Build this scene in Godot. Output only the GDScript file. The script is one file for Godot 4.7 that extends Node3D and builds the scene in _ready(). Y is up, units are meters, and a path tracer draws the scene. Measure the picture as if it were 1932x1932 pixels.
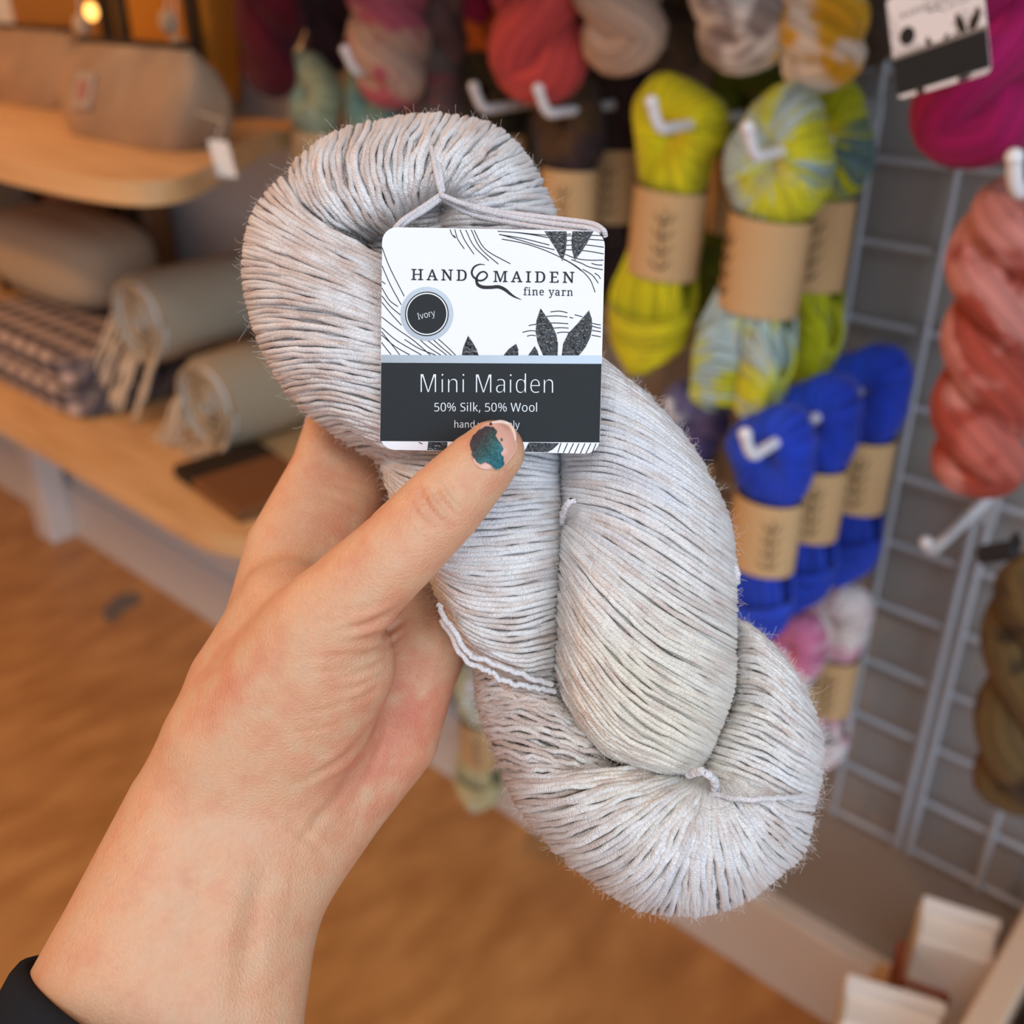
extends Node3D

# ------------------------------------------------------------------ camera frame (metres; y up; the shop wall is the plane z = 0)
const EYE := Vector3(0.0, 1.35, 1.03)
const FPX := 1932.0
const HALF := 966.0
var FWD: Vector3
var RIGHT: Vector3
var UPV: Vector3
var rng := RandomNumberGenerator.new()
var wob := FastNoiseLite.new()
var counts := {}
var M := {}

func ray(x: float, y: float) -> Vector3:
	return FWD + RIGHT * ((x - HALF) / FPX) - UPV * ((y - HALF) / FPX)

func at(x: float, y: float, d: float) -> Vector3:
	return EYE + ray(x, y) * d

func on_wall(x: float, y: float, z: float) -> Vector3:
	var r := ray(x, y)
	return EYE + r * ((z - EYE.z) / r.z)

func on_level(x: float, y: float, h: float) -> Vector3:
	var r := ray(x, y)
	return EYE + r * ((h - EYE.y) / r.y)

# ------------------------------------------------------------------ mesh collector
class Shape:
	var v := PackedVector3Array()
	var n := PackedVector3Array()
	var c := PackedColorArray()
	var t := PackedVector2Array()
	var i := PackedInt32Array()

	func tri(a: int, b: int, d: int) -> void:
		i.append(a); i.append(b); i.append(d)

	func vert(p: Vector3, nn: Vector3, col := Color.WHITE, uv := Vector2.ZERO) -> int:
		v.append(p); n.append(nn); c.append(col); t.append(uv)
		return v.size() - 1

	# sweeps a ring along pts; rad and cols per point
	func tube(pts: PackedVector3Array, rad: PackedFloat32Array, sides: int, cols: PackedColorArray, closed := false, caps := true, helix := 0.0) -> void:
		var m := pts.size()
		if m < 2:
			return
		var base := v.size()
		var tan := pts[1] - pts[0]
		if closed:
			tan = pts[1] - pts[m - 1]
		tan = tan.normalized()
		var side := tan.cross(Vector3.UP if absf(tan.y) < 0.9 else Vector3.RIGHT).normalized()
		var length := 0.0
		var step := TAU / sides
		for k in m:
			var a := pts[k - 1] if k > 0 else (pts[m - 1] if closed else pts[0])
			var b := pts[k + 1] if k < m - 1 else (pts[0] if closed else pts[m - 1])
			var tt := (b - a).normalized()
			if tt.length_squared() > 0.5:
				tan = tt
			side = (side - tan * side.dot(tan)).normalized()
			var up := tan.cross(side)
			if k > 0:
				length += pts[k].distance_to(pts[k - 1])
			var col := cols[k % cols.size()]
			var r := rad[k % rad.size()]
			for s in sides + 1:
				var ang := s * step
				var dir := side * cos(ang) + up * sin(ang)
				v.append(pts[k] + dir * r)
				n.append(dir)
				c.append(col)
				t.append(Vector2(float(s) / sides + length * helix, length))
		var w := sides + 1
		for k in (m if closed else m - 1):
			var k2 := (k + 1) % m
			for s in sides:
				var a0 := base + k * w + s
				var b0 := base + k2 * w + s
				i.append(a0); i.append(b0); i.append(a0 + 1)
				i.append(a0 + 1); i.append(b0); i.append(b0 + 1)
		if caps and not closed:
			for e in 2:
				var k := 0 if e == 0 else m - 1
				var mid := vert(pts[k] + (pts[k] - pts[1 if e == 0 else m - 2]).normalized() * rad[k % rad.size()] * 0.6, (pts[k] - pts[1 if e == 0 else m - 2]).normalized(), cols[k % cols.size()])
				for s in sides:
					var a0 := base + k * w + s
					if e == 0:
						tri(mid, a0, a0 + 1)
					else:
						tri(mid, a0 + 1, a0)

	# rows of points; smooth normals
	func sheet(rows: Array, cols := [], loop_u := false, flip := false, uvs := Vector2.ONE) -> void:
		var base := v.size()
		var nr := rows.size()
		var w: int = rows[0].size()
		for r in nr:
			for k in w:
				var ka := (k - 1 + w) % w if loop_u else maxi(k - 1, 0)
				var kb := (k + 1) % w if loop_u else mini(k + 1, w - 1)
				var du: Vector3 = rows[r][kb] - rows[r][ka]
				var dv: Vector3 = rows[mini(r + 1, nr - 1)][k] - rows[maxi(r - 1, 0)][k]
				var nn := du.cross(dv)
				if nn.length_squared() < 1e-20:
					var rr := 1 if r == 0 else nr - 2
					nn = (rows[rr][kb] - rows[rr][ka] as Vector3).cross(dv)
				nn = nn.normalized() * (-1.0 if flip else 1.0)
				var col := Color.WHITE
				if cols.size():
					col = cols[r][k] if cols[0] is Array or cols[0] is PackedColorArray else cols[r]
				vert(rows[r][k], nn, col, Vector2(float(k) / (w if loop_u else w - 1), float(r) / (nr - 1)) * uvs)
		for r in nr - 1:
			for k in (w if loop_u else w - 1):
				var k2 := (k + 1) % w
				var a := base + r * w + k
				var b := base + r * w + k2
				var d := base + (r + 1) * w + k
				var e := base + (r + 1) * w + k2
				if flip:
					tri(a, b, d); tri(b, e, d)
				else:
					tri(a, d, b); tri(b, d, e)

	# flat convex or concave polygon in a plane, facing nn
	func poly(pts: PackedVector2Array, origin: Vector3, ax: Vector3, ay: Vector3, col := Color.WHITE) -> void:
		var idx := Geometry2D.triangulate_polygon(pts)
		var nn := ax.cross(ay).normalized()
		var base := v.size()
		for p in pts:
			vert(origin + ax * p.x + ay * p.y, nn, col, p)
		for k in range(0, idx.size(), 3):
			var a := pts[idx[k]]
			var b := pts[idx[k + 1]]
			var d := pts[idx[k + 2]]
			if (b - a).cross(d - a) > 0.0:
				tri(base + idx[k], base + idx[k + 2], base + idx[k + 1])
			else:
				tri(base + idx[k], base + idx[k + 1], base + idx[k + 2])

	# prism of a polygon between two offsets along the normal
	func slab(pts: PackedVector2Array, origin: Vector3, ax: Vector3, ay: Vector3, thick: float, col := Color.WHITE) -> void:
		var nn := ax.cross(ay).normalized()
		poly(pts, origin + nn * thick, ax, ay, col)
		poly(pts, origin, -ax * -1.0, ay, col)
		var m := pts.size()
		var area := 0.0
		for k in m:
			area += pts[k].cross(pts[(k + 1) % m])
		for k in m:
			var p := pts[k]
			var q := pts[(k + 1) % m]
			var a := origin + ax * p.x + ay * p.y
			var b := origin + ax * q.x + ay * q.y
			var out := (b - a).cross(nn).normalized() * signf(area)
			quad(a, b, b + nn * thick, a + nn * thick, out, col)

	func quad(a: Vector3, b: Vector3, d: Vector3, e: Vector3, nn: Vector3, col := Color.WHITE) -> void:
		var k := vert(a, nn, col, Vector2(0, 0))
		vert(b, nn, col, Vector2(1, 0)); vert(d, nn, col, Vector2(1, 1)); vert(e, nn, col, Vector2(0, 1))
		if (b - a).cross(d - a).dot(nn) > 0.0:
			tri(k, k + 2, k + 1); tri(k, k + 3, k + 2)
		else:
			tri(k, k + 1, k + 2); tri(k, k + 2, k + 3)

	# box with chamfered edges in a frame
	func box(mid: Vector3, half: Vector3, ax := Vector3.RIGHT, ay := Vector3.UP, az := Vector3.BACK, bev := 0.002, col := Color.WHITE) -> void:
		bev = minf(bev, minf(half.x, minf(half.y, half.z)) * 0.9)
		var axes := [ax, ay, az]
		var h := [half.x, half.y, half.z]
		for f in 3:
			for s in [-1.0, 1.0]:
				var u: Vector3 = axes[(f + 1) % 3]
				var w: Vector3 = axes[(f + 2) % 3]
				var hu: float = h[(f + 1) % 3] - bev
				var hw: float = h[(f + 2) % 3] - bev
				var o: Vector3 = mid + axes[f] * h[f] * s
				quad(o - u * hu - w * hw, o + u * hu - w * hw, o + u * hu + w * hw, o - u * hu + w * hw, axes[f] * s, col)
		for f in 3:
			var u: Vector3 = axes[(f + 1) % 3]
			var w: Vector3 = axes[(f + 2) % 3]
			var l: Vector3 = axes[f] * (h[f] - bev)
			var hu: float = h[(f + 1) % 3]
			var hw: float = h[(f + 2) % 3]
			for s in [-1.0, 1.0]:
				for q in [-1.0, 1.0]:
					var p1: Vector3 = mid + u * s * hu + w * q * (hw - bev)
					var p2: Vector3 = mid + u * s * (hu - bev) + w * q * hw
					quad(p1 - l, p1 + l, p2 + l, p2 - l, (u * s + w * q).normalized(), col)
		for s in [-1.0, 1.0]:
			for q in [-1.0, 1.0]:
				for p in [-1.0, 1.0]:
					var e := Vector3(s, q, p)
					var pa: Vector3 = mid + ax * s * h[0] + ay * q * (h[1] - bev) + az * p * (h[2] - bev)
					var pb: Vector3 = mid + ax * s * (h[0] - bev) + ay * q * h[1] + az * p * (h[2] - bev)
					var pc: Vector3 = mid + ax * s * (h[0] - bev) + ay * q * (h[1] - bev) + az * p * h[2]
					var nn: Vector3 = (ax * e.x + ay * e.y + az * e.z).normalized()
					var k := vert(pa, nn, col); vert(pb, nn, col); vert(pc, nn, col)
					if (pb - pa).cross(pc - pa).dot(nn) > 0.0:
						tri(k, k + 2, k + 1)
					else:
						tri(k, k + 1, k + 2)

	func smooth() -> void:
		for k in n.size():
			n[k] = Vector3.ZERO
		for k in range(0, i.size(), 3):
			var a := i[k]
			var b := i[k + 1]
			var d := i[k + 2]
			var f := (v[d] - v[a]).cross(v[b] - v[a])
			n[a] += f; n[b] += f; n[d] += f
		for k in n.size():
			n[k] = n[k].normalized()

	func mesh(origin := Vector3.ZERO) -> ArrayMesh:
		var a := []
		a.resize(Mesh.ARRAY_MAX)
		var moved := v.duplicate()
		if origin != Vector3.ZERO:
			for k in moved.size():
				moved[k] -= origin
		a[Mesh.ARRAY_VERTEX] = moved
		a[Mesh.ARRAY_NORMAL] = n
		a[Mesh.ARRAY_COLOR] = c
		a[Mesh.ARRAY_TEX_UV] = t
		a[Mesh.ARRAY_INDEX] = i
		var am := ArrayMesh.new()
		am.add_surface_from_arrays(Mesh.PRIMITIVE_TRIANGLES, a)
		return am

# ------------------------------------------------------------------ nodes
func numbered(called: String) -> String:
	counts[called] = counts.get(called, -1) + 1
	return called if counts[called] == 0 else "%s_%03d" % [called, counts[called]]

func thing(called: String, label: String, category: String, where := Vector3.ZERO, group := "") -> Node3D:
	var o := Node3D.new()
	o.name = numbered(called)
	add_child(o)
	o.position = where
	o.set_meta("label", label)
	o.set_meta("category", category)
	if group:
		o.set_meta("group", group)
	return o

# commits a shape given in world coordinates under a parent that is only moved, not turned
func part(called: String, s: Shape, m: Material, parent: Node3D, label := "", kind := "") -> MeshInstance3D:
	var o := MeshInstance3D.new()
	o.name = called
	var w := Vector3.ZERO
	var p: Node = parent
	while p is Node3D and p != self:
		w += p.position
		p = p.get_parent()
	o.mesh = s.mesh(w)
	o.material_override = null
	o.mesh.surface_set_material(0, m)
	parent.add_child(o, true)
	if label:
		o.set_meta("label", label)
	if kind:
		o.set_meta("kind", kind)
	return o

func structure(called: String, s: Shape, m: Material, label: String, parent: Node3D = null) -> MeshInstance3D:
	var o := part(called, s, m, parent if parent else self)
	if parent == null:
		o.set_meta("kind", "structure")
		o.set_meta("label", label)
		o.set_meta("category", called.get_slice("_", 0))
	return o

# ------------------------------------------------------------------ materials
func mat(col: Color, rough := 0.7, spec := 0.5, metal := 0.0) -> StandardMaterial3D:
	var m := StandardMaterial3D.new()
	m.albedo_color = col
	m.roughness = rough
	m.metallic_specular = spec
	m.metallic = metal
	return m

func tinted(rough := 0.8, spec := 0.4) -> StandardMaterial3D:
	var m := mat(Color.WHITE, rough, spec)
	m.vertex_color_use_as_albedo = true
	return m

func noise_tex(freq: float, size := 256, a := Color.BLACK, b := Color.WHITE, kind := FastNoiseLite.TYPE_SIMPLEX_SMOOTH, octaves := 4, rnd := 1) -> NoiseTexture2D:
	var f := FastNoiseLite.new()
	f.seed = rnd
	f.noise_type = kind
	f.frequency = freq
	f.fractal_octaves = octaves
	var t := NoiseTexture2D.new()
	t.width = size
	t.height = size
	t.seamless = true
	t.noise = f
	var g := Gradient.new()
	g.set_color(0, a)
	g.set_color(1, b)
	t.color_ramp = g
	return t

func relief(m: StandardMaterial3D, tex: Texture2D, cm: float, scale := 0.0) -> void:
	m.heightmap_enabled = true
	m.heightmap_texture = tex
	m.heightmap_scale = cm
	if scale > 0.0:
		m.uv1_triplanar = true
		m.uv1_scale = Vector3.ONE * scale

func lin(r: float, g: float, b: float) -> Color:
	return Color(r / 255.0, g / 255.0, b / 255.0).srgb_to_linear()

func srgb(r: float, g: float, b: float) -> Color:
	return Color(r / 255.0, g / 255.0, b / 255.0)

func make_materials() -> void:
	var fibre := noise_tex(0.05, 128, Color.BLACK, Color.WHITE, FastNoiseLite.TYPE_SIMPLEX, 3, 7)
	M.yarn = tinted(0.58, 0.5)
	relief(M.yarn, fibre, 0.03)
	M.yarn.uv1_scale = Vector3(0.8, 160.0, 1)
	M.yarn.rim_enabled = true
	M.yarn.rim = 0.15
	M.core = tinted(0.9, 0.2)
	M.far_yarn = tinted(0.8, 0.4)
	M.far_yarn.rim_enabled = true
	M.far_yarn.rim = 0.3
	M.fuzz = mat(srgb(226, 216, 208), 0.8, 0.3)
	M.skin = tinted(0.5, 0.45)
	M.skin.subsurf_scatter_enabled = true
	M.skin.subsurf_scatter_strength = 0.12
	relief(M.skin, noise_tex(0.08, 512, Color.BLACK, Color.WHITE, FastNoiseLite.TYPE_CELLULAR, 2, 3), 0.026, 30.0)
	M.nail = mat(srgb(220, 166, 144), 0.22, 0.6)
	M.nail_edge = mat(srgb(236, 212, 196), 0.3, 0.5)
	M.polish = tinted(0.35, 0.6)
	M.polish.metallic = 0.45
	relief(M.polish, noise_tex(0.25, 256, Color.BLACK, Color.WHITE, FastNoiseLite.TYPE_CELLULAR, 2, 5), 0.03, 80.0)
	M.card = mat(srgb(240, 241, 244), 0.6, 0.4)
	M.foil = mat(srgb(178, 188, 196), 0.3, 0.5, 0.8)
	M.slate = mat(srgb(37, 42, 45), 0.6, 0.35)
	M.ink = mat(srgb(36, 36, 38), 0.6, 0.4)
	M.gloss_ink = mat(srgb(30, 31, 33), 0.25, 0.5)
	relief(M.gloss_ink, noise_tex(0.03, 256, Color.BLACK, Color.WHITE, FastNoiseLite.TYPE_SIMPLEX_SMOOTH, 2, 9), 0.03, 90.0)
	M.silver_ink = mat(srgb(226, 231, 235), 0.45, 0.5, 0.15)
	M.kraft = mat(srgb(206, 172, 126), 0.85, 0.25)
	M.kraft_ink = mat(srgb(92, 72, 44), 0.85, 0.2)
	M.peg = mat(srgb(236, 238, 242), 0.3, 0.5)
	M.grid = mat(srgb(172, 177, 184), 0.4, 0.45)
	M.wall = mat(srgb(146, 144, 141), 0.3, 0.5)
	M.panel = mat(srgb(250, 250, 250), 0.5, 0.3)
	M.panel.emission_enabled = true
	M.panel.emission = Color(0.95, 0.98, 1.0)
	M.panel.emission_energy_multiplier = 1.5
	M.panel_white = mat(srgb(226, 222, 218), 0.55, 0.4)
	M.white = mat(srgb(222, 220, 218), 0.4, 0.45)
	M.ceiling = mat(srgb(232, 228, 222), 0.9, 0.3)
	M.floor = mat(Color.WHITE, 0.38, 0.5)
	M.floor.albedo_texture = noise_tex(0.012, 512, srgb(164, 112, 60), srgb(204, 152, 92), FastNoiseLite.TYPE_SIMPLEX_SMOOTH, 5, 11)
	M.floor.uv1_triplanar = true
	M.floor.uv1_world_triplanar = true
	M.floor.uv1_scale = Vector3(1.6, 1.6, 0.7)
	M.wood = mat(Color.WHITE, 0.5, 0.45)
	M.wood.albedo_texture = noise_tex(0.01, 512, srgb(206, 160, 108), srgb(228, 186, 134), FastNoiseLite.TYPE_SIMPLEX_SMOOTH, 4, 12)
	M.wood.uv1_triplanar = true
	M.wood.uv1_world_triplanar = true
	M.wood.uv1_scale = Vector3(0.7, 4.0, 4.0)
	M.cloth = tinted(0.95, 0.2)
	relief(M.cloth, noise_tex(0.2, 256, Color.BLACK, Color.WHITE, FastNoiseLite.TYPE_SIMPLEX, 2, 14), 0.08, 12.0)
	M.sleeve = mat(srgb(40, 42, 46), 0.95, 0.15)
	relief(M.sleeve, noise_tex(0.25, 256, Color.BLACK, Color.WHITE, FastNoiseLite.TYPE_SIMPLEX, 2, 15), 0.05, 40.0)
	M.leather = mat(srgb(120, 78, 44), 0.55, 0.4)
	M.dark = mat(srgb(48, 38, 28), 0.7, 0.3)
	M.glass = mat(Color(0.95, 0.98, 1.0, 0.06), 0.02, 0.5)
	M.glass.transparency = BaseMaterial3D.TRANSPARENCY_ALPHA
	M.paper = mat(srgb(228, 222, 214), 0.8, 0.3)
	M.bulb = mat(srgb(255, 220, 160), 0.5, 0.3)
	M.bulb.emission_enabled = true
	M.bulb.emission = Color(1.0, 0.72, 0.35)
	M.bulb.emission_energy_multiplier = 4.0

# ------------------------------------------------------------------ curves
func cm(p0: Vector3, p1: Vector3, p2: Vector3, p3: Vector3, s: float) -> Vector3:
	var s2 := s * s
	var s3 := s2 * s
	return 0.5 * ((2.0 * p1) + (p2 - p0) * s + (2.0 * p0 - 5.0 * p1 + 4.0 * p2 - p3) * s2 + (3.0 * p1 - p0 - 3.0 * p2 + p3) * s3)

func curve(pts: PackedVector3Array, s: float) -> Vector3:
	var m := pts.size()
	var f := clampf(s, 0.0, 1.0) * (m - 1)
	var k := mini(int(f), m - 2)
	var p0 := pts[k - 1] if k > 0 else pts[0] * 2.0 - pts[1]
	var p3 := pts[k + 2] if k + 2 < m else pts[m - 1] * 2.0 - pts[m - 2]
	return cm(p0, pts[k], pts[k + 1], p3, f - k)

func resample(pts: PackedVector3Array, count: int) -> PackedVector3Array:
	var dense := PackedVector3Array()
	var steps := 40
	for k in steps + 1:
		dense.append(curve(pts, float(k) / steps))
	var cum := PackedFloat32Array([0.0])
	for k in steps:
		cum.append(cum[k] + dense[k + 1].distance_to(dense[k]))
	var out := PackedVector3Array()
	var j := 0
	for k in count:
		var want := cum[steps] * k / (count - 1)
		while j < steps - 1 and cum[j + 1] < want:
			j += 1
		var seg := maxf(cum[j + 1] - cum[j], 1e-9)
		out.append(dense[j].lerp(dense[j + 1], clampf((want - cum[j]) / seg, 0.0, 1.0)))
	return out

func line(pts: Array, z := 0.0) -> PackedVector3Array:
	var out := PackedVector3Array()
	for p in pts:
		out.append(Vector3(p[0], p[1], p[2] if p.size() > 2 else z))
	return out

# ------------------------------------------------------------------ yarn: a swollen coil whose strands follow guide curves.
# guides: [points, middle depth, half thickness]; strands run along the guides over the front and round the back.
# seen: true = guide points are photo positions (pixels, metres of depth); false = metres in a local frame, z towards the viewer
func coil(guides: Array, pitch: float, rad: float, tint: Callable, place: Callable, opt := {}) -> Shape:
	var sides: int = opt.get("sides", 7)
	var front: int = opt.get("front", 34)
	var back: int = opt.get("back", 14)
	var messy: float = opt.get("messy", 0.3)
	var wave: float = opt.get("wave", 0.0)
	var pw: float = opt.get("power", 2.3)
	var loop: bool = opt.get("loop", false)
	var s := Shape.new()
	var P := 15
	var gl := []
	for g in guides:
		gl.append(resample(g[0], P))
	var ng := gl.size()
	# how many strands: the widest distance between neighbouring guides over the pitch
	var cum := PackedFloat32Array([0.0])
	var spans := ng if loop else ng - 1
	for k in spans:
		var w := 0.0
		for q in P:
			w = maxf(w, gl[k][q].distance_to(gl[(k + 1) % ng][q]))
		cum.append(cum[k] + w)
	var count := int(cum[spans] / pitch)
	var layers: int = opt.get("layers", 2)
	for layer in layers:
		for st in count + (0 if loop else 1):
			var want := (st + (0.5 if layer else 0.0)) * cum[spans] / count + rng.randf_range(-1, 1) * pitch * messy * 0.6
			want = fposmod(want, cum[spans]) if loop else clampf(want, 0.0, cum[spans])
			var k := 0
			while k < spans - 1 and cum[k + 1] < want:
				k += 1
			var f := (want - cum[k]) / maxf(cum[k + 1] - cum[k], 1e-9)
			var i0: int = (k - 1 + ng) % ng if loop else maxi(k - 1, 0)
			var i2: int = (k + 1) % ng
			var i3: int = (k + 2) % ng if loop else mini(k + 2, ng - 1)
			var path := PackedVector3Array()
			for q in P:
				path.append(cm(gl[i0][q], gl[k][q], gl[i2][q], gl[i3][q], f))
			var mid := lerpf(guides[k][1], guides[i2][1], f)
			var T := lerpf(guides[k][2], guides[i2][2], f) * (1.0 + rng.randf_range(-1, 1) * 0.03 * messy) - (rad * 2.3 if layer else 0.0)
			var key := rng.randf() * 900.0
			var tilt := rng.randf_range(-1, 1) * messy * pitch
			var pts := PackedVector3Array()
			var cols := PackedColorArray()
			var rr := PackedFloat32Array()
			var total := front + back
			for q in total:
				var th := PI * q / front if q < front else PI + PI * (q - front) / back
				var a := 0.5 - 0.5 * cos(th)
				var p := curve(path, a)
				var tang := curve(path, minf(a + 0.03, 1.0)) - curve(path, maxf(a - 0.03, 0.0))
				var perp := Vector3(-tang.y, tang.x, 0.0).normalized()
				var h := pow(maxf(1.0 - pow(absf(2.0 * a - 1.0), pw), 0.0), 1.0 / pw)
				var along := a * 6.0
				var sway := wob.get_noise_2d(key, along * 9.0) * pitch * messy * 1.5 + tilt * (a - 0.5) + wob.get_noise_2d(key + 50.0, along * 26.0) * wave * pitch
				var lift := wob.get_noise_2d(key + 400.0, along * 20.0) * rad * messy * 2.4
				var off := (-h * T + (lift if absf(h) > 0.2 else 0.0)) if q < front else h * T * 0.8
				p += perp * sway
				var w: Vector3 = place.call(p.x, p.y, mid + off + p.z)
				pts.append(w)
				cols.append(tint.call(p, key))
				rr.append(rad * (1.0 + 0.22 * wob.get_noise_2d(key + 700.0, along * 30.0) + 0.1 * (fmod(key, 1.0) - 0.5)))
			s.tube(pts, rr, sides if layer == 0 else maxi(sides - 2, 4), cols, true, false, opt.get("helix", 260.0))
	# the inside of the coil
	var rows := []
	var rc := []
	var fine := spans * 4
	for st in fine + (0 if loop else 1):
		var f := float(st) / fine * spans
		var k := mini(int(f), spans - 1)
		f -= k
		var i2: int = (k + 1) % ng
		var row := []
		var cr := []
		for q in 24:
			var th := TAU * q / 24.0
			var a := 0.5 - 0.5 * cos(th)
			var p: Vector3 = curve(gl[k], a).lerp(curve(gl[i2], a), f)
			var mid := lerpf(guides[k][1], guides[i2][1], f)
			var T := lerpf(guides[k][2], guides[i2][2], f) - rad * 3.0
			var h := pow(maxf(1.0 - pow(absf(2.0 * a - 1.0), pw), 0.0), 1.0 / pw)
			row.append(place.call(p.x, p.y, mid + (-h * T if th < PI else h * T * 0.8) + p.z))
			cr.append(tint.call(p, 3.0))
		rows.append(row)
		rc.append(cr)
	if loop:
		rows.append(rows[0]); rc.append(rc[0])
	s.sheet(rows, rc, true)
	return s

# ------------------------------------------------------------------ the skein in the hand
func photo_place(x: float, y: float, d: float) -> Vector3:
	return at(x, y, d)

# hand dyed ivory, cool white; cream and rosy zones hold dye and painted light
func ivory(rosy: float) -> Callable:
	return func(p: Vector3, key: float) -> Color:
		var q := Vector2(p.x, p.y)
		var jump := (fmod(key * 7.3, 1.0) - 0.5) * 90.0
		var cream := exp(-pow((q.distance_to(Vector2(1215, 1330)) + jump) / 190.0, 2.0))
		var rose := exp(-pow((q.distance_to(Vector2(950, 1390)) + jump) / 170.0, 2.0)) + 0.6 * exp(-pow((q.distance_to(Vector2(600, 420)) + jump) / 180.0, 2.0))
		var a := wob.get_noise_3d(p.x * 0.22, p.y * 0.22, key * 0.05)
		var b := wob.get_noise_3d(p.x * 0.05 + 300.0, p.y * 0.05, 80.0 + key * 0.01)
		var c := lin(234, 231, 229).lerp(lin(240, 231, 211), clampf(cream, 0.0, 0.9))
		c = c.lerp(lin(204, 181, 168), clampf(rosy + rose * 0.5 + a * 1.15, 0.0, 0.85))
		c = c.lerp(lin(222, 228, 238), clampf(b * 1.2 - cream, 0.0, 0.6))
		return c * (1.0 + 0.14 * (fmod(key, 1.0) - 0.5))

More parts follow.
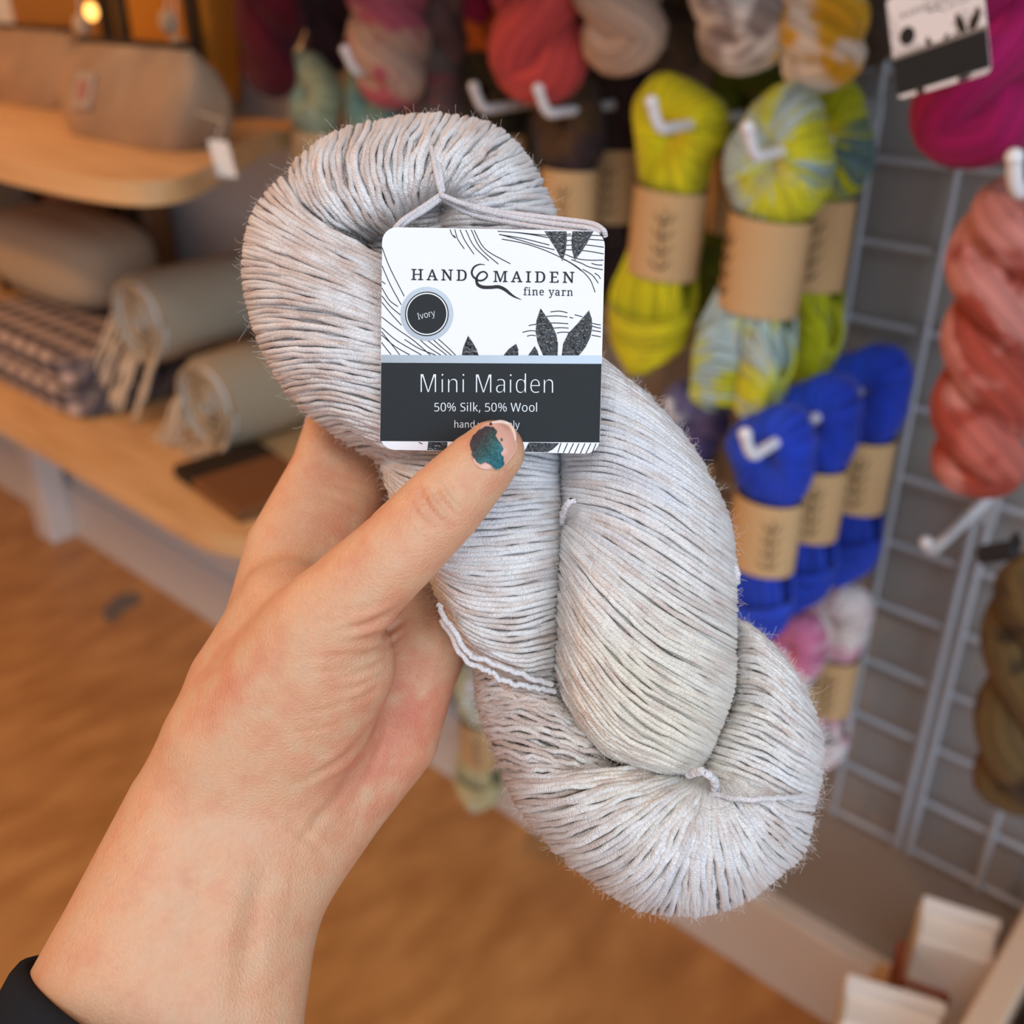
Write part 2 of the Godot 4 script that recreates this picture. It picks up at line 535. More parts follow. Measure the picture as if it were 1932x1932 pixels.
func build_skein() -> void:
	var o := thing("yarn_skein", "large twisted skein of fine ivory yarn held in the hand", "yarn", at(1000, 950, 0.334))
	var lobes := [
		# loose coil at the lower left
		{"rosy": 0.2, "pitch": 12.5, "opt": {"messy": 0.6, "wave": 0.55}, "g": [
			[line([[1050, 1262], [990, 1245], [930, 1255], [896, 1262]]), 0.342, 0.022],
			[line([[1062, 1318], [1010, 1296], [950, 1288], [898, 1292]]), 0.342, 0.025],
			[line([[1130, 1392], [1060, 1352], [990, 1330], [902, 1330]]), 0.342, 0.027],
			[line([[1180, 1450], [1090, 1405], [1000, 1372], [914, 1368]]), 0.341, 0.028],
			[line([[1190, 1462], [1090, 1438], [1000, 1412], [928, 1402]]), 0.340, 0.029],
			[line([[1200, 1470], [1090, 1460], [1000, 1452], [944, 1440]]), 0.340, 0.030]]},
		# bottom loop, fanning from the pinch
		{"rosy": 0.12, "pitch": 14.0, "rad": 0.001, "opt": {"messy": 0.4}, "g": [
			[line([[1260, 1452], [1130, 1455], [1030, 1462], [950, 1462]]), 0.337, 0.030],
			[line([[1290, 1462], [1160, 1482], [1050, 1508], [974, 1515]]), 0.336, 0.032],
			[line([[1310, 1466], [1190, 1508], [1080, 1556], [1012, 1566]]), 0.335, 0.033],
			[line([[1324, 1466], [1232, 1530], [1140, 1600], [1066, 1620]]), 0.334, 0.034],
			[line([[1332, 1468], [1270, 1550], [1210, 1640], [1140, 1676]]), 0.334, 0.034],
			[line([[1336, 1470], [1300, 1560], [1262, 1650], [1212, 1716]]), 0.334, 0.034],
			[line([[1338, 1470], [1322, 1560], [1310, 1640], [1306, 1726]]), 0.334, 0.034]]},
		{"rosy": 0.08, "pitch": 14.0, "rad": 0.001, "opt": {"messy": 0.35}, "g": [
			[line([[1338, 1472], [1324, 1560], [1312, 1640], [1308, 1728]]), 0.334, 0.034],
			[line([[1342, 1468], [1358, 1560], [1376, 1640], [1392, 1706]]), 0.334, 0.033],
			[line([[1346, 1462], [1394, 1550], [1440, 1620], [1470, 1650]]), 0.335, 0.032],
			[line([[1348, 1452], [1420, 1525], [1480, 1580], [1516, 1606]]), 0.336, 0.031],
			[line([[1350, 1440], [1430, 1495], [1490, 1530], [1532, 1545]]), 0.337, 0.030]]},
		# the side of the bottom loop at the right
		{"rosy": 0.06, "pitch": 11.0, "opt": {"messy": 0.3}, "g": [
			[line([[1326, 1446], [1430, 1492], [1490, 1520], [1534, 1528]]), 0.338, 0.029],
			[line([[1330, 1416], [1430, 1450], [1500, 1490], [1540, 1500]]), 0.340, 0.029],
			[line([[1346, 1380], [1430, 1405], [1510, 1450], [1548, 1470]]), 0.341, 0.028],
			[line([[1376, 1340], [1440, 1350], [1510, 1400], [1550, 1430]]), 0.342, 0.027],
			[line([[1384, 1285], [1440, 1295], [1505, 1350], [1548, 1392]]), 0.343, 0.026],
			[line([[1386, 1240], [1430, 1240], [1490, 1290], [1534, 1340]]), 0.345, 0.025],
			[line([[1386, 1200], [1415, 1200], [1460, 1232], [1510, 1288]]), 0.347, 0.022],
			[line([[1380, 1170], [1400, 1176], [1430, 1196], [1470, 1236]]), 0.350, 0.018]]},
		# inside of the upper loop, seen behind the tie
		{"rosy": 0.1, "pitch": 11.0, "opt": {"messy": 0.3}, "g": [
			[line([[690, 400], [740, 396], [800, 392], [850, 380]]), 0.342, 0.016],
			[line([[680, 440], [740, 436], [800, 432], [870, 420]]), 0.340, 0.022],
			[line([[680, 500], [740, 500], [800, 500], [880, 490]]), 0.340, 0.022]]},
		# upper loop: the arch over the top
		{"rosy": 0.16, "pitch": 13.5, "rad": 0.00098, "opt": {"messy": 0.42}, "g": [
			[line([[545, 330], [562, 385], [610, 432], [690, 470]]), 0.340, 0.024],
			[line([[574, 290], [580, 350], [620, 410], [700, 462]]), 0.339, 0.028],
			[line([[628, 254], [612, 315], [640, 390], [716, 455]]), 0.338, 0.030],
			[line([[690, 236], [664, 300], [684, 380], [740, 450]]), 0.337, 0.032],
			[line([[752, 224], [716, 280], [722, 355], [758, 436]]), 0.336, 0.033],
			[line([[808, 217], [774, 276], [764, 340], [772, 420]]), 0.336, 0.033],
			[line([[858, 220], [824, 276], [800, 335], [788, 408]]), 0.336, 0.033],
			[line([[902, 228], [862, 280], [828, 335], [806, 396]]), 0.336, 0.033],
			[line([[938, 242], [886, 292], [846, 340], [816, 390]]), 0.337, 0.032],
			[line([[974, 272], [912, 312], [862, 350], [826, 386]]), 0.338, 0.031],
			[line([[1004, 312], [932, 338], [876, 364], [834, 388]]), 0.339, 0.030],
			[line([[1028, 358], [948, 368], [880, 384], [830, 398]]), 0.340, 0.029],
			[line([[1046, 402], [960, 398], [880, 404], [810, 416]]), 0.341, 0.028],
			[line([[1058, 440], [960, 432], [880, 432], [800, 440]]), 0.342, 0.027],
			[line([[1066, 490], [960, 480], [880, 478], [800, 480]]), 0.342, 0.026]]},
		# upper loop: the big left lobe
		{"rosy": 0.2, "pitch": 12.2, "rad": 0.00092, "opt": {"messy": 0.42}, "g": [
			[line([[530, 338], [566, 394], [640, 446], [740, 496], [840, 540]]), 0.333, 0.026],
			[line([[498, 372], [545, 412], [630, 464], [740, 520], [850, 570]]), 0.332, 0.029],
			[line([[474, 415], [530, 444], [620, 490], [740, 550], [860, 600]]), 0.331, 0.030],
			[line([[462, 470], [520, 484], [620, 522], [740, 580], [865, 630]]), 0.331, 0.031],
			[line([[460, 525], [520, 528], [620, 556], [740, 604], [870, 650]]), 0.330, 0.032],
			[line([[470, 580], [530, 576], [630, 594], [740, 628], [870, 665]]), 0.330, 0.032],
			[line([[484, 630], [540, 622], [630, 634], [740, 658], [870, 690]]), 0.330, 0.032],
			[line([[512, 690], [560, 680], [640, 684], [740, 700], [870, 725]]), 0.330, 0.032],
			[line([[548, 745], [600, 736], [660, 744], [740, 764], [870, 790]]), 0.331, 0.031],
			[line([[600, 796], [640, 790], [690, 806], [760, 830], [870, 850]]), 0.333, 0.029],
			[line([[670, 842], [700, 840], [740, 856], [790, 868], [870, 880]]), 0.336, 0.025],
			[line([[720, 872], [750, 876], [780, 884], [820, 890], [870, 900]]), 0.340, 0.018]]},
		# middle coil under the thumb
		{"rosy": 0.1, "pitch": 11.4, "opt": {"messy": 0.28}, "g": [
			[line([[722, 800], [800, 790], [900, 800], [1056, 815]]), 0.332, 0.024],
			[line([[722, 850], [790, 850], [900, 856], [1056, 880]]), 0.331, 0.027],
			[line([[724, 885], [776, 930], [900, 950], [1057, 940]]), 0.330, 0.029],
			[line([[742, 945], [800, 1010], [920, 1020], [1058, 1004]]), 0.330, 0.029],
			[line([[780, 1020], [846, 1076], [950, 1088], [1059, 1068]]), 0.330, 0.029],
			[line([[812, 1088], [876, 1140], [960, 1152], [1060, 1130]]), 0.331, 0.028],
			[line([[834, 1142], [892, 1192], [970, 1212], [1060, 1190]]), 0.333, 0.027],
			[line([[852, 1184], [910, 1228], [980, 1254], [1058, 1244]]), 0.335, 0.025],
			[line([[872, 1222], [925, 1258], [985, 1282], [1052, 1288]]), 0.338, 0.020]]},
		# right coil
		{"rosy": 0.1, "pitch": 11.4, "opt": {"messy": 0.26}, "g": [
			[line([[1058, 660], [1120, 672], [1170, 708], [1225, 752]]), 0.337, 0.020],
			[line([[1056, 720], [1140, 722], [1220, 768], [1300, 838]]), 0.334, 0.025],
			[line([[1056, 790], [1150, 790], [1250, 840], [1348, 920]]), 0.332, 0.028],
			[line([[1058, 852], [1160, 856], [1268, 908], [1376, 985]]), 0.331, 0.030],
			[line([[1058, 912], [1150, 920], [1262, 970], [1386, 1064]]), 0.330, 0.031],
			[line([[1064, 958], [1156, 988], [1266, 1050], [1387, 1130]]), 0.329, 0.032],
			[line([[1062, 980], [1152, 1046], [1262, 1120], [1387, 1196]]), 0.328, 0.032],
			[line([[1062, 1000], [1140, 1082], [1250, 1176], [1386, 1252]]), 0.327, 0.032]]},
		# coil tucked through the bottom loop
		{"rosy": 0.04, "pitch": 11.4, "opt": {"messy": 0.4}, "g": [
			[line([[1062, 1000], [1140, 1086], [1250, 1180], [1386, 1256]]), 0.326, 0.032],
			[line([[1060, 1036], [1126, 1120], [1230, 1218], [1382, 1304]]), 0.325, 0.032],
			[line([[1058, 1076], [1112, 1166], [1210, 1270], [1364, 1360]]), 0.324, 0.032],
			[line([[1056, 1120], [1104, 1212], [1196, 1322], [1342, 1412]]), 0.324, 0.031],
			[line([[1054, 1170], [1096, 1262], [1180, 1368], [1322, 1444]]), 0.325, 0.030],
			[line([[1052, 1226], [1090, 1308], [1166, 1398], [1310, 1458]]), 0.327, 0.028],
			[line([[1054, 1282], [1090, 1346], [1160, 1418], [1300, 1464]]), 0.330, 0.025],
			[line([[1072, 1330], [1100, 1372], [1170, 1434], [1294, 1468]]), 0.333, 0.020]]},
	]
	var all := []
	for l in lobes:
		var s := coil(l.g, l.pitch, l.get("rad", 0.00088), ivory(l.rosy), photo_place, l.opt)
		part("yarn_coil", s, M.yarn, o, "", "stuff")
		all.append(s)
	# loose strands and the tie
	var loose := [
		[line([[826, 1140, 0.309], [856, 1188, 0.306], [884, 1232, 0.306], [930, 1252, 0.307], [985, 1272, 0.309], [1040, 1292, 0.316]]), 0.0009],
		[line([[834, 1170, 0.312], [876, 1244, 0.308], [915, 1262, 0.309], [950, 1284, 0.310], [1000, 1296, 0.313], [1046, 1304, 0.318]]), 0.0009],
		[line([[1060, 985, 0.316], [1064, 960, 0.305], [1076, 946, 0.302], [1084, 946, 0.304]]), 0.0008],
		[line([[1340, 1496, 0.309], [1400, 1508, 0.3012], [1460, 1506, 0.3055], [1515, 1502, 0.318], [1534, 1500, 0.334]]), 0.0009],
		[line([[1300, 1462, 0.305], [1325, 1455, 0.300], [1345, 1470, 0.302], [1350, 1490, 0.310]]), 0.0012],
		[line([[1376, 1040, 0.330], [1388, 1070, 0.322], [1391, 1090, 0.322], [1384, 1104, 0.330]]), 0.0009],
	]
	for l in loose:
		var s := Shape.new()
		var pts := PackedVector3Array()
		var key := rng.randf() * 100.0
		for k in 40:
			var p := curve(l[0], k / 39.0)
			pts.append(at(p.x + wob.get_noise_2d(key, k * 8.0) * 6.0, p.y + wob.get_noise_2d(key + 9.0, k * 8.0) * 6.0, p.z - 0.0005))
		s.tube(pts, PackedFloat32Array([l[1]]), 8, PackedColorArray([lin(230, 226, 226)]), false, true, 260.0)
		part("loose_strand", s, M.yarn, o)
	# halo of loose fibres
	var fz := Shape.new()
	for s in all:
		var nv: int = s.v.size()
		for k in 3000:
			var q := rng.randi() % nv
			var p: Vector3 = s.v[q]
			var nn: Vector3 = s.n[q]
			var pts := PackedVector3Array()
			var dir: Vector3 = (nn + Vector3(rng.randf_range(-1, 1), rng.randf_range(-1, 1), rng.randf_range(-1, 1)) * 0.8).normalized()
			var turn := Vector3(rng.randf_range(-1, 1), rng.randf_range(-1, 1), rng.randf_range(-1, 1)) * 0.55
			var st := rng.randf_range(0.00035, 0.0009) * (2.4 if rng.randf() < 0.04 else 1.0)
			for e in 5:
				pts.append(p)
				p += dir * st
				dir = (dir + turn * 0.6 + Vector3(rng.randf_range(-1, 1), rng.randf_range(-1, 1), rng.randf_range(-1, 1)) * 0.25).normalized()
			fz.tube(pts, PackedFloat32Array([0.00004]), 3, PackedColorArray([Color.WHITE]), false, false)
	part("fuzz", fz, M.fuzz, o, "", "stuff")

# ------------------------------------------------------------------ hand and forearm: a smooth field of tapered bones in millimetres (x right, y up, z away from the camera)
var bones := []      # groups of [a, b, ra, rb, bounding]
func mm(p: Array) -> Vector3:
	return Vector3((p[0] - HALF) * p[2] / FPX, -(p[1] - HALF) * p[2] / FPX, p[2])

func chain(k: float, joints: Array) -> void:
	var g := []
	for j in joints.size() - 1:
		g.append([mm(joints[j]), mm(joints[j + 1]), float(joints[j][3]), float(joints[j + 1][3])])
	bones.append([k, g])

func field(p: Vector3, use: Array) -> float:
	var d := 1e6
	for gi in use:
		var g: Array = bones[gi]
		var e := 1e6
		for b in g[1]:
			var a: Vector3 = b[0]
			var ba: Vector3 = b[1] - a
			var pa := p - a
			var h := clampf(pa.dot(ba) / ba.length_squared(), 0.0, 1.0)
			e = minf(e, (pa - ba * h).length() - lerpf(b[2], b[3], h))
		if d > 1e5:
			d = e
		else:
			var k: float = g[0]
			var h2 := maxf(k - absf(d - e), 0.0) / k
			d = minf(d, e) - h2 * h2 * h2 * k / 6.0
	return d

func front_of_hand(x: float, y: float, from := 255.0) -> Vector3:
	var dir := Vector3((x - HALF) / FPX, -(y - HALF) / FPX, 1.0)
	var use := range(bones.size())
	var t := from
	for k in 60:
		var d := field(dir * t, use)
		if d < 0.02:
			break
		t += d * 0.8
	return dir * t

func to_world(p: Vector3) -> Vector3:
	return EYE + (RIGHT * p.x + UPV * p.y + FWD * p.z) * 0.001

func hand_bones() -> void:
	# forearm and wrist: three strands side by side make the flat oval
	chain(22.0, [[110, 2080, 292, 25], [262, 1790, 300, 24], [372, 1540, 310, 21.5], [420, 1430, 312, 19]])
	chain(22.0, [[250, 2120, 292, 27], [355, 1840, 302, 25], [450, 1580, 314, 21]])
	chain(22.0, [[395, 2130, 296, 24], [445, 1880, 306, 20.5], [486, 1690, 316, 18.5], [530, 1590, 320, 17]])
	# thumb
	chain(14.0, [[446, 1400, 306, 19], [600, 1180, 292, 14.6], [742, 1048, 286, 12.2], [838, 950, 285, 11.5], [902, 882, 286, 10.0], [930, 853, 287, 8.9]])
	# ball of the thumb
	chain(16.0, [[620, 1255, 306, 20], [560, 1360, 312, 22], [520, 1470, 316, 19]])
	chain(14.0, [[540, 1150, 316, 15], [470, 1290, 318, 18]])
	# palm: heel below the little finger, middle, and the index side
	chain(18.0, [[802, 1225, 344, 13], [732, 1385, 338, 17], [612, 1540, 328, 16], [545, 1620, 322, 15]])
	chain(18.0, [[740, 1160, 352, 14], [630, 1370, 338, 18], [530, 1550, 326, 17]])
	chain(18.0, [[620, 1080, 350, 14], [560, 1250, 336, 18], [480, 1440, 322, 18]])
	# web between thumb and index finger
	chain(16.0, [[560, 1120, 334, 14], [640, 960, 348, 13], [700, 840, 364, 12]])
	# fingers behind the skein
	chain(10.0, [[520, 1190, 330, 16], [540, 1040, 338, 13.5], [606, 880, 350, 10], [640, 760, 366, 9.4], [700, 660, 378, 8.8], [780, 610, 374, 8.2]])
	chain(9.0, [[660, 1080, 358, 13], [740, 880, 378, 10], [830, 720, 386, 9], [920, 660, 380, 8.2]])
	chain(9.0, [[740, 1150, 358, 12.5], [880, 960, 380, 9.6], [980, 830, 384, 8.8], [1060, 770, 376, 8]])
	chain(9.0, [[806, 1230, 350, 11.5], [930, 1100, 374, 8.6], [1020, 1000, 378, 7.8], [1080, 950, 370, 7.2]])

# creases: [points in the photo's frame on the skin's front, depth in mm, width in mm]
var creases := [
	[[[815, 905], [824, 930], [846, 962], [874, 984]], 0.9, 0.95],
	[[[788, 918], [800, 945], [822, 974], [850, 996]], 1.1, 1.0],
	[[[774, 934], [784, 962], [806, 988], [838, 1006]], 0.8, 0.95],
	[[[830, 890], [842, 915], [866, 944], [890, 958]], 0.7, 0.9],
	[[[808, 915], [830, 945], [858, 966]], 0.6, 0.8],
	[[[762, 1140], [735, 1160], [690, 1180], [640, 1190]], 0.8, 1.1],
	[[[764, 1166], [740, 1186], [700, 1204], [650, 1212]], 0.8, 1.1],
	[[[760, 1192], [735, 1216], [690, 1236], [640, 1244]], 0.6, 1.0],
	[[[756, 1214], [725, 1246], [685, 1268], [630, 1276]], 0.5, 1.0],
	[[[748, 1240], [715, 1274], [670, 1298], [620, 1308]], 0.4, 1.0],
	[[[736, 1270], [700, 1306], [655, 1330]], 0.35, 1.0],
	[[[700, 1370], [668, 1410], [628, 1442], [560, 1470]], 0.5, 1.1],
	[[[690, 1395], [650, 1432], [600, 1462], [540, 1488]], 0.4, 1.0],
	[[[500, 1545], [545, 1556], [590, 1590], [632, 1640]], 0.45, 1.2],
	[[[606, 930], [640, 945], [680, 965], [715, 985]], 0.3, 1.0],
	[[[590, 915], [640, 915], [690, 930], [720, 945]], 0.25, 1.0],
	[[[660, 1040], [600, 1060], [530, 1084]], 0.2, 1.4],
	[[[520, 1600], [488, 1690], [466, 1800], [448, 1935]], 0.7, 3.2],
	[[[470, 1600], [436, 1700], [412, 1800], [396, 1935]], -0.6, 4.5],
	[[[400, 1560], [372, 1650], [350, 1760], [336, 1900]], 0.5, 5.0],
	[[[560, 1600], [590, 1560], [640, 1500], [690, 1420]], 0.5, 1.6],
	[[[800, 1120], [812, 1180], [800, 1260], [760, 1360]], 0.5, 1.6],
	[[[740, 1290], [735, 1360], [700, 1450], [650, 1530]], 0.3, 1.3],
	[[[700, 1220], [640, 1236], [570, 1240]], 0.25, 0.8], [[[690, 1252], [630, 1266], [560, 1268]], 0.22, 0.8], [[[680, 1160], [620, 1172], [560, 1176]], 0.22, 0.8],
	[[[720, 1140], [660, 1152], [600, 1150]], 0.22, 0.8], [[[660, 1360], [600, 1376], [540, 1384]], 0.2, 0.8], [[[670, 1320], [610, 1340], [550, 1346]], 0.2, 0.8],
]

func build_hand() -> void:
	hand_bones()
	var cell := 1.0
	var blk := 5
	var lo := Vector3(1e6, 1e6, 1e6)
	var hi := -lo
	for g in bones:
		for b in g[1]:
			for e in 2:
				var r: float = b[2 + e] + 3.0
				lo = lo.min(b[e] - Vector3.ONE * r)
				hi = hi.max(b[e] + Vector3.ONE * r)
	lo.y = maxf(lo.y, -202.0)    # the arm goes on inside the sleeve
	var nb := Vector3i(((hi - lo) / (cell * blk)).ceil()) + Vector3i.ONE
	var nx := nb.x * blk + 1
	var ny := nb.y * blk + 1
	var nz := nb.z * blk + 1
	var val := PackedFloat32Array()
	val.resize(nx * ny * nz)
	val.fill(50.0)
	var reach := cell * blk * 0.87 + cell * 1.8 + 1.0
	var active := []
	var everyone := range(bones.size())
	for bz in nb.z:
		for by in nb.y:
			for bx in nb.x:
				var mid := lo + (Vector3(bx, by, bz) + Vector3.ONE * 0.5) * cell * blk
				var d := field(mid, everyone)
				if absf(d) > reach:
					if d < 0.0:
						for z in blk:
							for y in blk:
								var row := ((bz * blk + z) * ny + by * blk + y) * nx + bx * blk
								for x in blk:
									val[row + x] = -50.0
					continue
				active.append(Vector3i(bx, by, bz))
				var use := []
				for gi in bones.size():
					if field(mid, [gi]) < d + bones[gi][0] + reach * 2.0:
						use.append(gi)
				for z in blk:
					for y in blk:
						var row := ((bz * blk + z) * ny + by * blk + y) * nx + bx * blk
						for x in blk:
							val[row + x] = field(lo + Vector3(bx * blk + x, by * blk + y, bz * blk + z) * cell, use)
	var s := Shape.new()
	var ids := PackedInt32Array()
	ids.resize(nx * ny * nz)
	ids.fill(-1)
	var off := [0, 1, nx, nx + 1, nx * ny, nx * ny + 1, nx * ny + nx, nx * ny + nx + 1]
	var corner := [Vector3(0, 0, 0), Vector3(1, 0, 0), Vector3(0, 1, 0), Vector3(1, 1, 0), Vector3(0, 0, 1), Vector3(1, 0, 1), Vector3(0, 1, 1), Vector3(1, 1, 1)]
	var edges := [[0, 1], [2, 3], [4, 5], [6, 7], [0, 2], [1, 3], [4, 6], [5, 7], [0, 4], [1, 5], [2, 6], [3, 7]]
	var cells := []
	for b in active:
		for z in blk:
			for y in blk:
				for x in blk:
					var gx: int = b.x * blk + x
					var gy: int = b.y * blk + y
					var gz: int = b.z * blk + z
					if gx >= nx - 1 or gy >= ny - 1 or gz >= nz - 1:
						continue
					var at0 := (gz * ny + gy) * nx + gx
					var neg := 0
					for k in 8:
						if val[at0 + off[k]] < 0.0:
							neg += 1
					if neg == 0 or neg == 8:
						continue
					var sum := Vector3.ZERO
					var cnt := 0
					for e in edges:
						var va := val[at0 + off[e[0]]]
						var vb := val[at0 + off[e[1]]]
						if (va < 0.0) != (vb < 0.0):
							sum += (corner[e[0]] as Vector3).lerp(corner[e[1]], va / (va - vb))
							cnt += 1
					ids[at0] = s.vert(lo + (Vector3(gx, gy, gz) + sum / cnt) * cell, Vector3.ZERO)
					cells.append(at0)
	var sx := 1
	var sy := nx
	var sz := nx * ny
	for at0 in cells:
		var v0 := val[at0]
		for ax in 3:
			var d0: int = [sx, sy, sz][ax]
			var u: int = [sy, sz, sx][ax]
			var w: int = [sz, sx, sy][ax]
			var v1 := val[at0 + d0]
			if (v0 < 0.0) == (v1 < 0.0) or at0 - u - w < 0:
				continue
			var a := ids[at0]
			var b := ids[at0 - u]
			var c := ids[at0 - u - w]
			var e := ids[at0 - w]
			if a < 0 or b < 0 or c < 0 or e < 0:
				continue
			if v0 < 0.0:
				s.tri(a, b, c); s.tri(a, c, e)
			else:
				s.tri(a, c, b); s.tri(a, e, c)
	s.smooth()
	var probe := s.v.size() / 2
	if field(s.v[probe] + s.n[probe], everyone) < field(s.v[probe] - s.n[probe], everyone):
		for k in s.n.size():
			s.n[k] = -s.n[k]
	# creases and colour of the skin
	var lines := []
	for c in creases:
		var pl := PackedVector2Array()
		var cur := line(c[0])
		for k in 21:
			var p := curve(cur, k / 20.0)
			pl.append(Vector2(p.x, p.y))
		var box := Rect2(pl[0], Vector2.ZERO)
		for p in pl:
			box = box.expand(p)
		lines.append([pl, c[1], c[2], box.grow(24.0)])
	var pink := [[[700, 1450], 120.0, 0.7], [[790, 1330], 90.0, 0.7], [[930, 870], 70.0, 0.5], [[735, 1180], 50.0, 0.55], [[830, 960], 45.0, 0.35], [[440, 1300], 80.0, 0.45], [[660, 1000], 60.0, 0.45], [[600, 860], 60.0, 0.4]]
	for k in s.v.size():
		var p := s.v[k]
		var nn := s.n[k]
		var q := Vector2(HALF + p.x / p.z * FPX, HALF - p.y / p.z * FPX)
		if nn.z < 0.15:
			for l in lines:
				if not (l[3] as Rect2).has_point(q):
					continue
				var best := 1e9
				var pl: PackedVector2Array = l[0]
				var at_k := 0
				for e in pl.size() - 1:
					var cp := Geometry2D.get_closest_point_to_segment(q, pl[e], pl[e + 1])
					var dd := cp.distance_squared_to(q)
					if dd < best:
						best = dd
						at_k = e
				var dist := sqrt(best) * p.z / FPX
				var fade := sin(PI * clampf((at_k + 0.5) / 20.0, 0.05, 0.95))
				p -= nn * l[1] * fade * (exp(-dist * dist / (l[2] * l[2])) - 0.45 * exp(-pow(dist - l[2] * 1.9, 2.0) / (l[2] * l[2])))
		s.v[k] = p
		var rosy := 0.0
		for z in pink:
			rosy += z[2] * exp(-q.distance_squared_to(Vector2(z[0][0], z[0][1])) / (z[1] * z[1]))
		var mott := wob.get_noise_3d(p.x * 1.6, p.y * 1.6, p.z * 1.6)
		var fine := wob.get_noise_3d(p.x * 9.0, p.y * 9.0, p.z * 9.0)
		rosy = clampf(rosy * 0.85 + mott * 0.5, 0.0, 1.0)
		var col := lin(218, 166, 129).lerp(lin(207, 124, 97), rosy)
		col = col.lerp(lin(212, 174, 140), clampf(-mott, 0.0, 0.6))
		s.c[k] = col * (1.0 + fine * 0.07)
	var outward := RIGHT * s.n[probe].x + UPV * s.n[probe].y + FWD * s.n[probe].z
	for k in s.v.size():
		s.v[k] = to_world(s.v[k])
	s.smooth()
	if s.n[probe].dot(outward) < 0.0:
		for k in range(0, s.i.size(), 3):
			var keep := s.i[k + 1]
			s.i[k + 1] = s.i[k + 2]
			s.i[k + 2] = keep
		s.smooth()
	var base := at(330, 1850, 0.31)
	var o := thing("person", "left hand and bare forearm with chipped teal thumb nail polish, dark sleeve", "person", base)
	part("hand", s, M.skin, o, "bare hand and forearm holding the skein between thumb and fingers")
	# thumb nail: a patch that lies on the thumb
	var axis := Vector2(0.59, -0.807)
	var across := Vector2(0.807, 0.59)
	var mid := Vector2(931, 841)
	var rows := []
	for r in 15:
		var row := []
		var f := r / 14.0 * 2.0 - 1.0
		for k in 15:
			var e := k / 14.0 * 2.0 - 1.0
			var w := 40.0 * pow(1.0 - pow(absf(f), 4.0) * 0.5, 0.5)
			var q := mid + axis * f * 49.0 + across * e * w - axis * e * e * 17.0 * f
			row.append(to_world(front_of_hand(q.x, q.y) + Vector3(0, 0, -0.5 + 0.3 * pow(absf(e), 3.0) + 0.25 * pow(absf(minf(f, 0.0)), 3.0))))
		rows.append(row)
	var ns := Shape.new()
	ns.sheet(rows, [], false, false)
	# rim of the nail plate
	var ring := PackedVector3Array()
	for k in 15:
		ring.append(rows[0][k])
	for r in range(1, 15):
		ring.append(rows[r][14])
	for k in range(13, -1, -1):
		ring.append(rows[14][k])
	for r in range(13, 0, -1):
		ring.append(rows[r][0])
	ns.tube(ring, PackedFloat32Array([0.00016]), 6, PackedColorArray([Color.WHITE]), true)
	var nail := part("thumb_nail", ns, M.nail, o, "bare thumb nail with grown out polish")
	var fs := Shape.new()
	var tipline := PackedVector3Array()
	for k in 15:
		tipline.append(rows[14][k] - FWD * 0.00025)
	fs.tube(tipline, PackedFloat32Array([0.0002, 0.0004, 0.0005, 0.0006, 0.0006, 0.0006, 0.0006, 0.0006, 0.0006, 0.0006, 0.0006, 0.0006, 0.0005, 0.0004, 0.0002]), 6, PackedColorArray([Color.WHITE]))
	part("free_edge", fs, M.nail_edge, nail, "pale free edge of the nail")
	var chips := [
		[[886, 838], [893, 822], [905, 810], [918, 804], [930, 806], [938, 812], [935, 822], [942, 832], [947, 842], [950, 848], [946, 855], [951, 864], [951, 878], [944, 884], [936, 886], [930, 882], [924, 876], [917, 872], [908, 876], [903, 874], [895, 866], [891, 860], [890, 850]],
		[[946, 826], [949, 829], [948, 833], [944, 831]], [[925, 797], [929, 799], [927, 803], [923, 801]],
	]
	for c in chips:
		var ps := Shape.new()
		var pl := PackedVector2Array()
		for p in c:
			pl.append(Vector2(p[0], p[1]))
		var mx := Vector2.ZERO
		for p in pl:
			mx += p / pl.size()
		var big := pl.size() > 8
		# rings towards the middle follow the curve of the nail
		var dense := PackedVector2Array()
		for k in pl.size():
			for e in 3:
				var p := pl[k].lerp(pl[(k + 1) % pl.size()], e / 3.0)
				if big:
					p += Vector2(rng.randf_range(-1, 1), rng.randf_range(-1, 1)) * 1.2
				dense.append(p)
		var rws := []
		var cls := []
		for r in 15:
			var row := []
			var cr := []
			for k in dense.size() + 1:
				var p := dense[k % dense.size()].lerp(mx, r / 14.0)
				row.append(to_world(front_of_hand(p.x, p.y) + Vector3(0, 0, -0.72)))
				var along := (p - Vector2(886, 845)).dot(Vector2(0.8, 0.6)) / 60.0 + wob.get_noise_2d(p.x * 6.0, p.y * 6.0) * 0.25
				var col := lin(62, 50, 60).lerp(lin(46, 86, 82), clampf(along * 2.0, 0.0, 1.0)).lerp(lin(40, 116, 126), clampf(along * 1.6 - 0.7, 0.0, 1.0))
				cr.append(col * (0.5 + fposmod(sin(floor(p.x / 2.2) * 12.9898 + floor(p.y / 2.2) * 78.233) * 43758.5, 1.0)))
			rws.append(row)
			cls.append(cr)
		ps.sheet(rws, cls, false, false)
		part("nail_polish", ps, M.polish, nail, "chipped dark teal glitter polish")
	# sleeve: a cuff round the forearm
	var rw := []
	var a0 := mm([330, 1850, 300])
	var dirv := (mm([160, 2200, 288]) - mm([395, 1700, 308])).normalized()
	var sidev := Vector3(0.9, 0.44, -0.12)
	sidev = (sidev - dirv * sidev.dot(dirv)).normalized()
	var outv := dirv.cross(sidev)
	var prof := [[33.0, 0.0], [34.6, -1.6], [36.6, -2.2], [38.4, -1.0], [39.2, 1.6], [39.4, 8.0], [38.6, 10.0], [39.6, 12.0], [40.5, 40.0], [42.0, 80.0]]
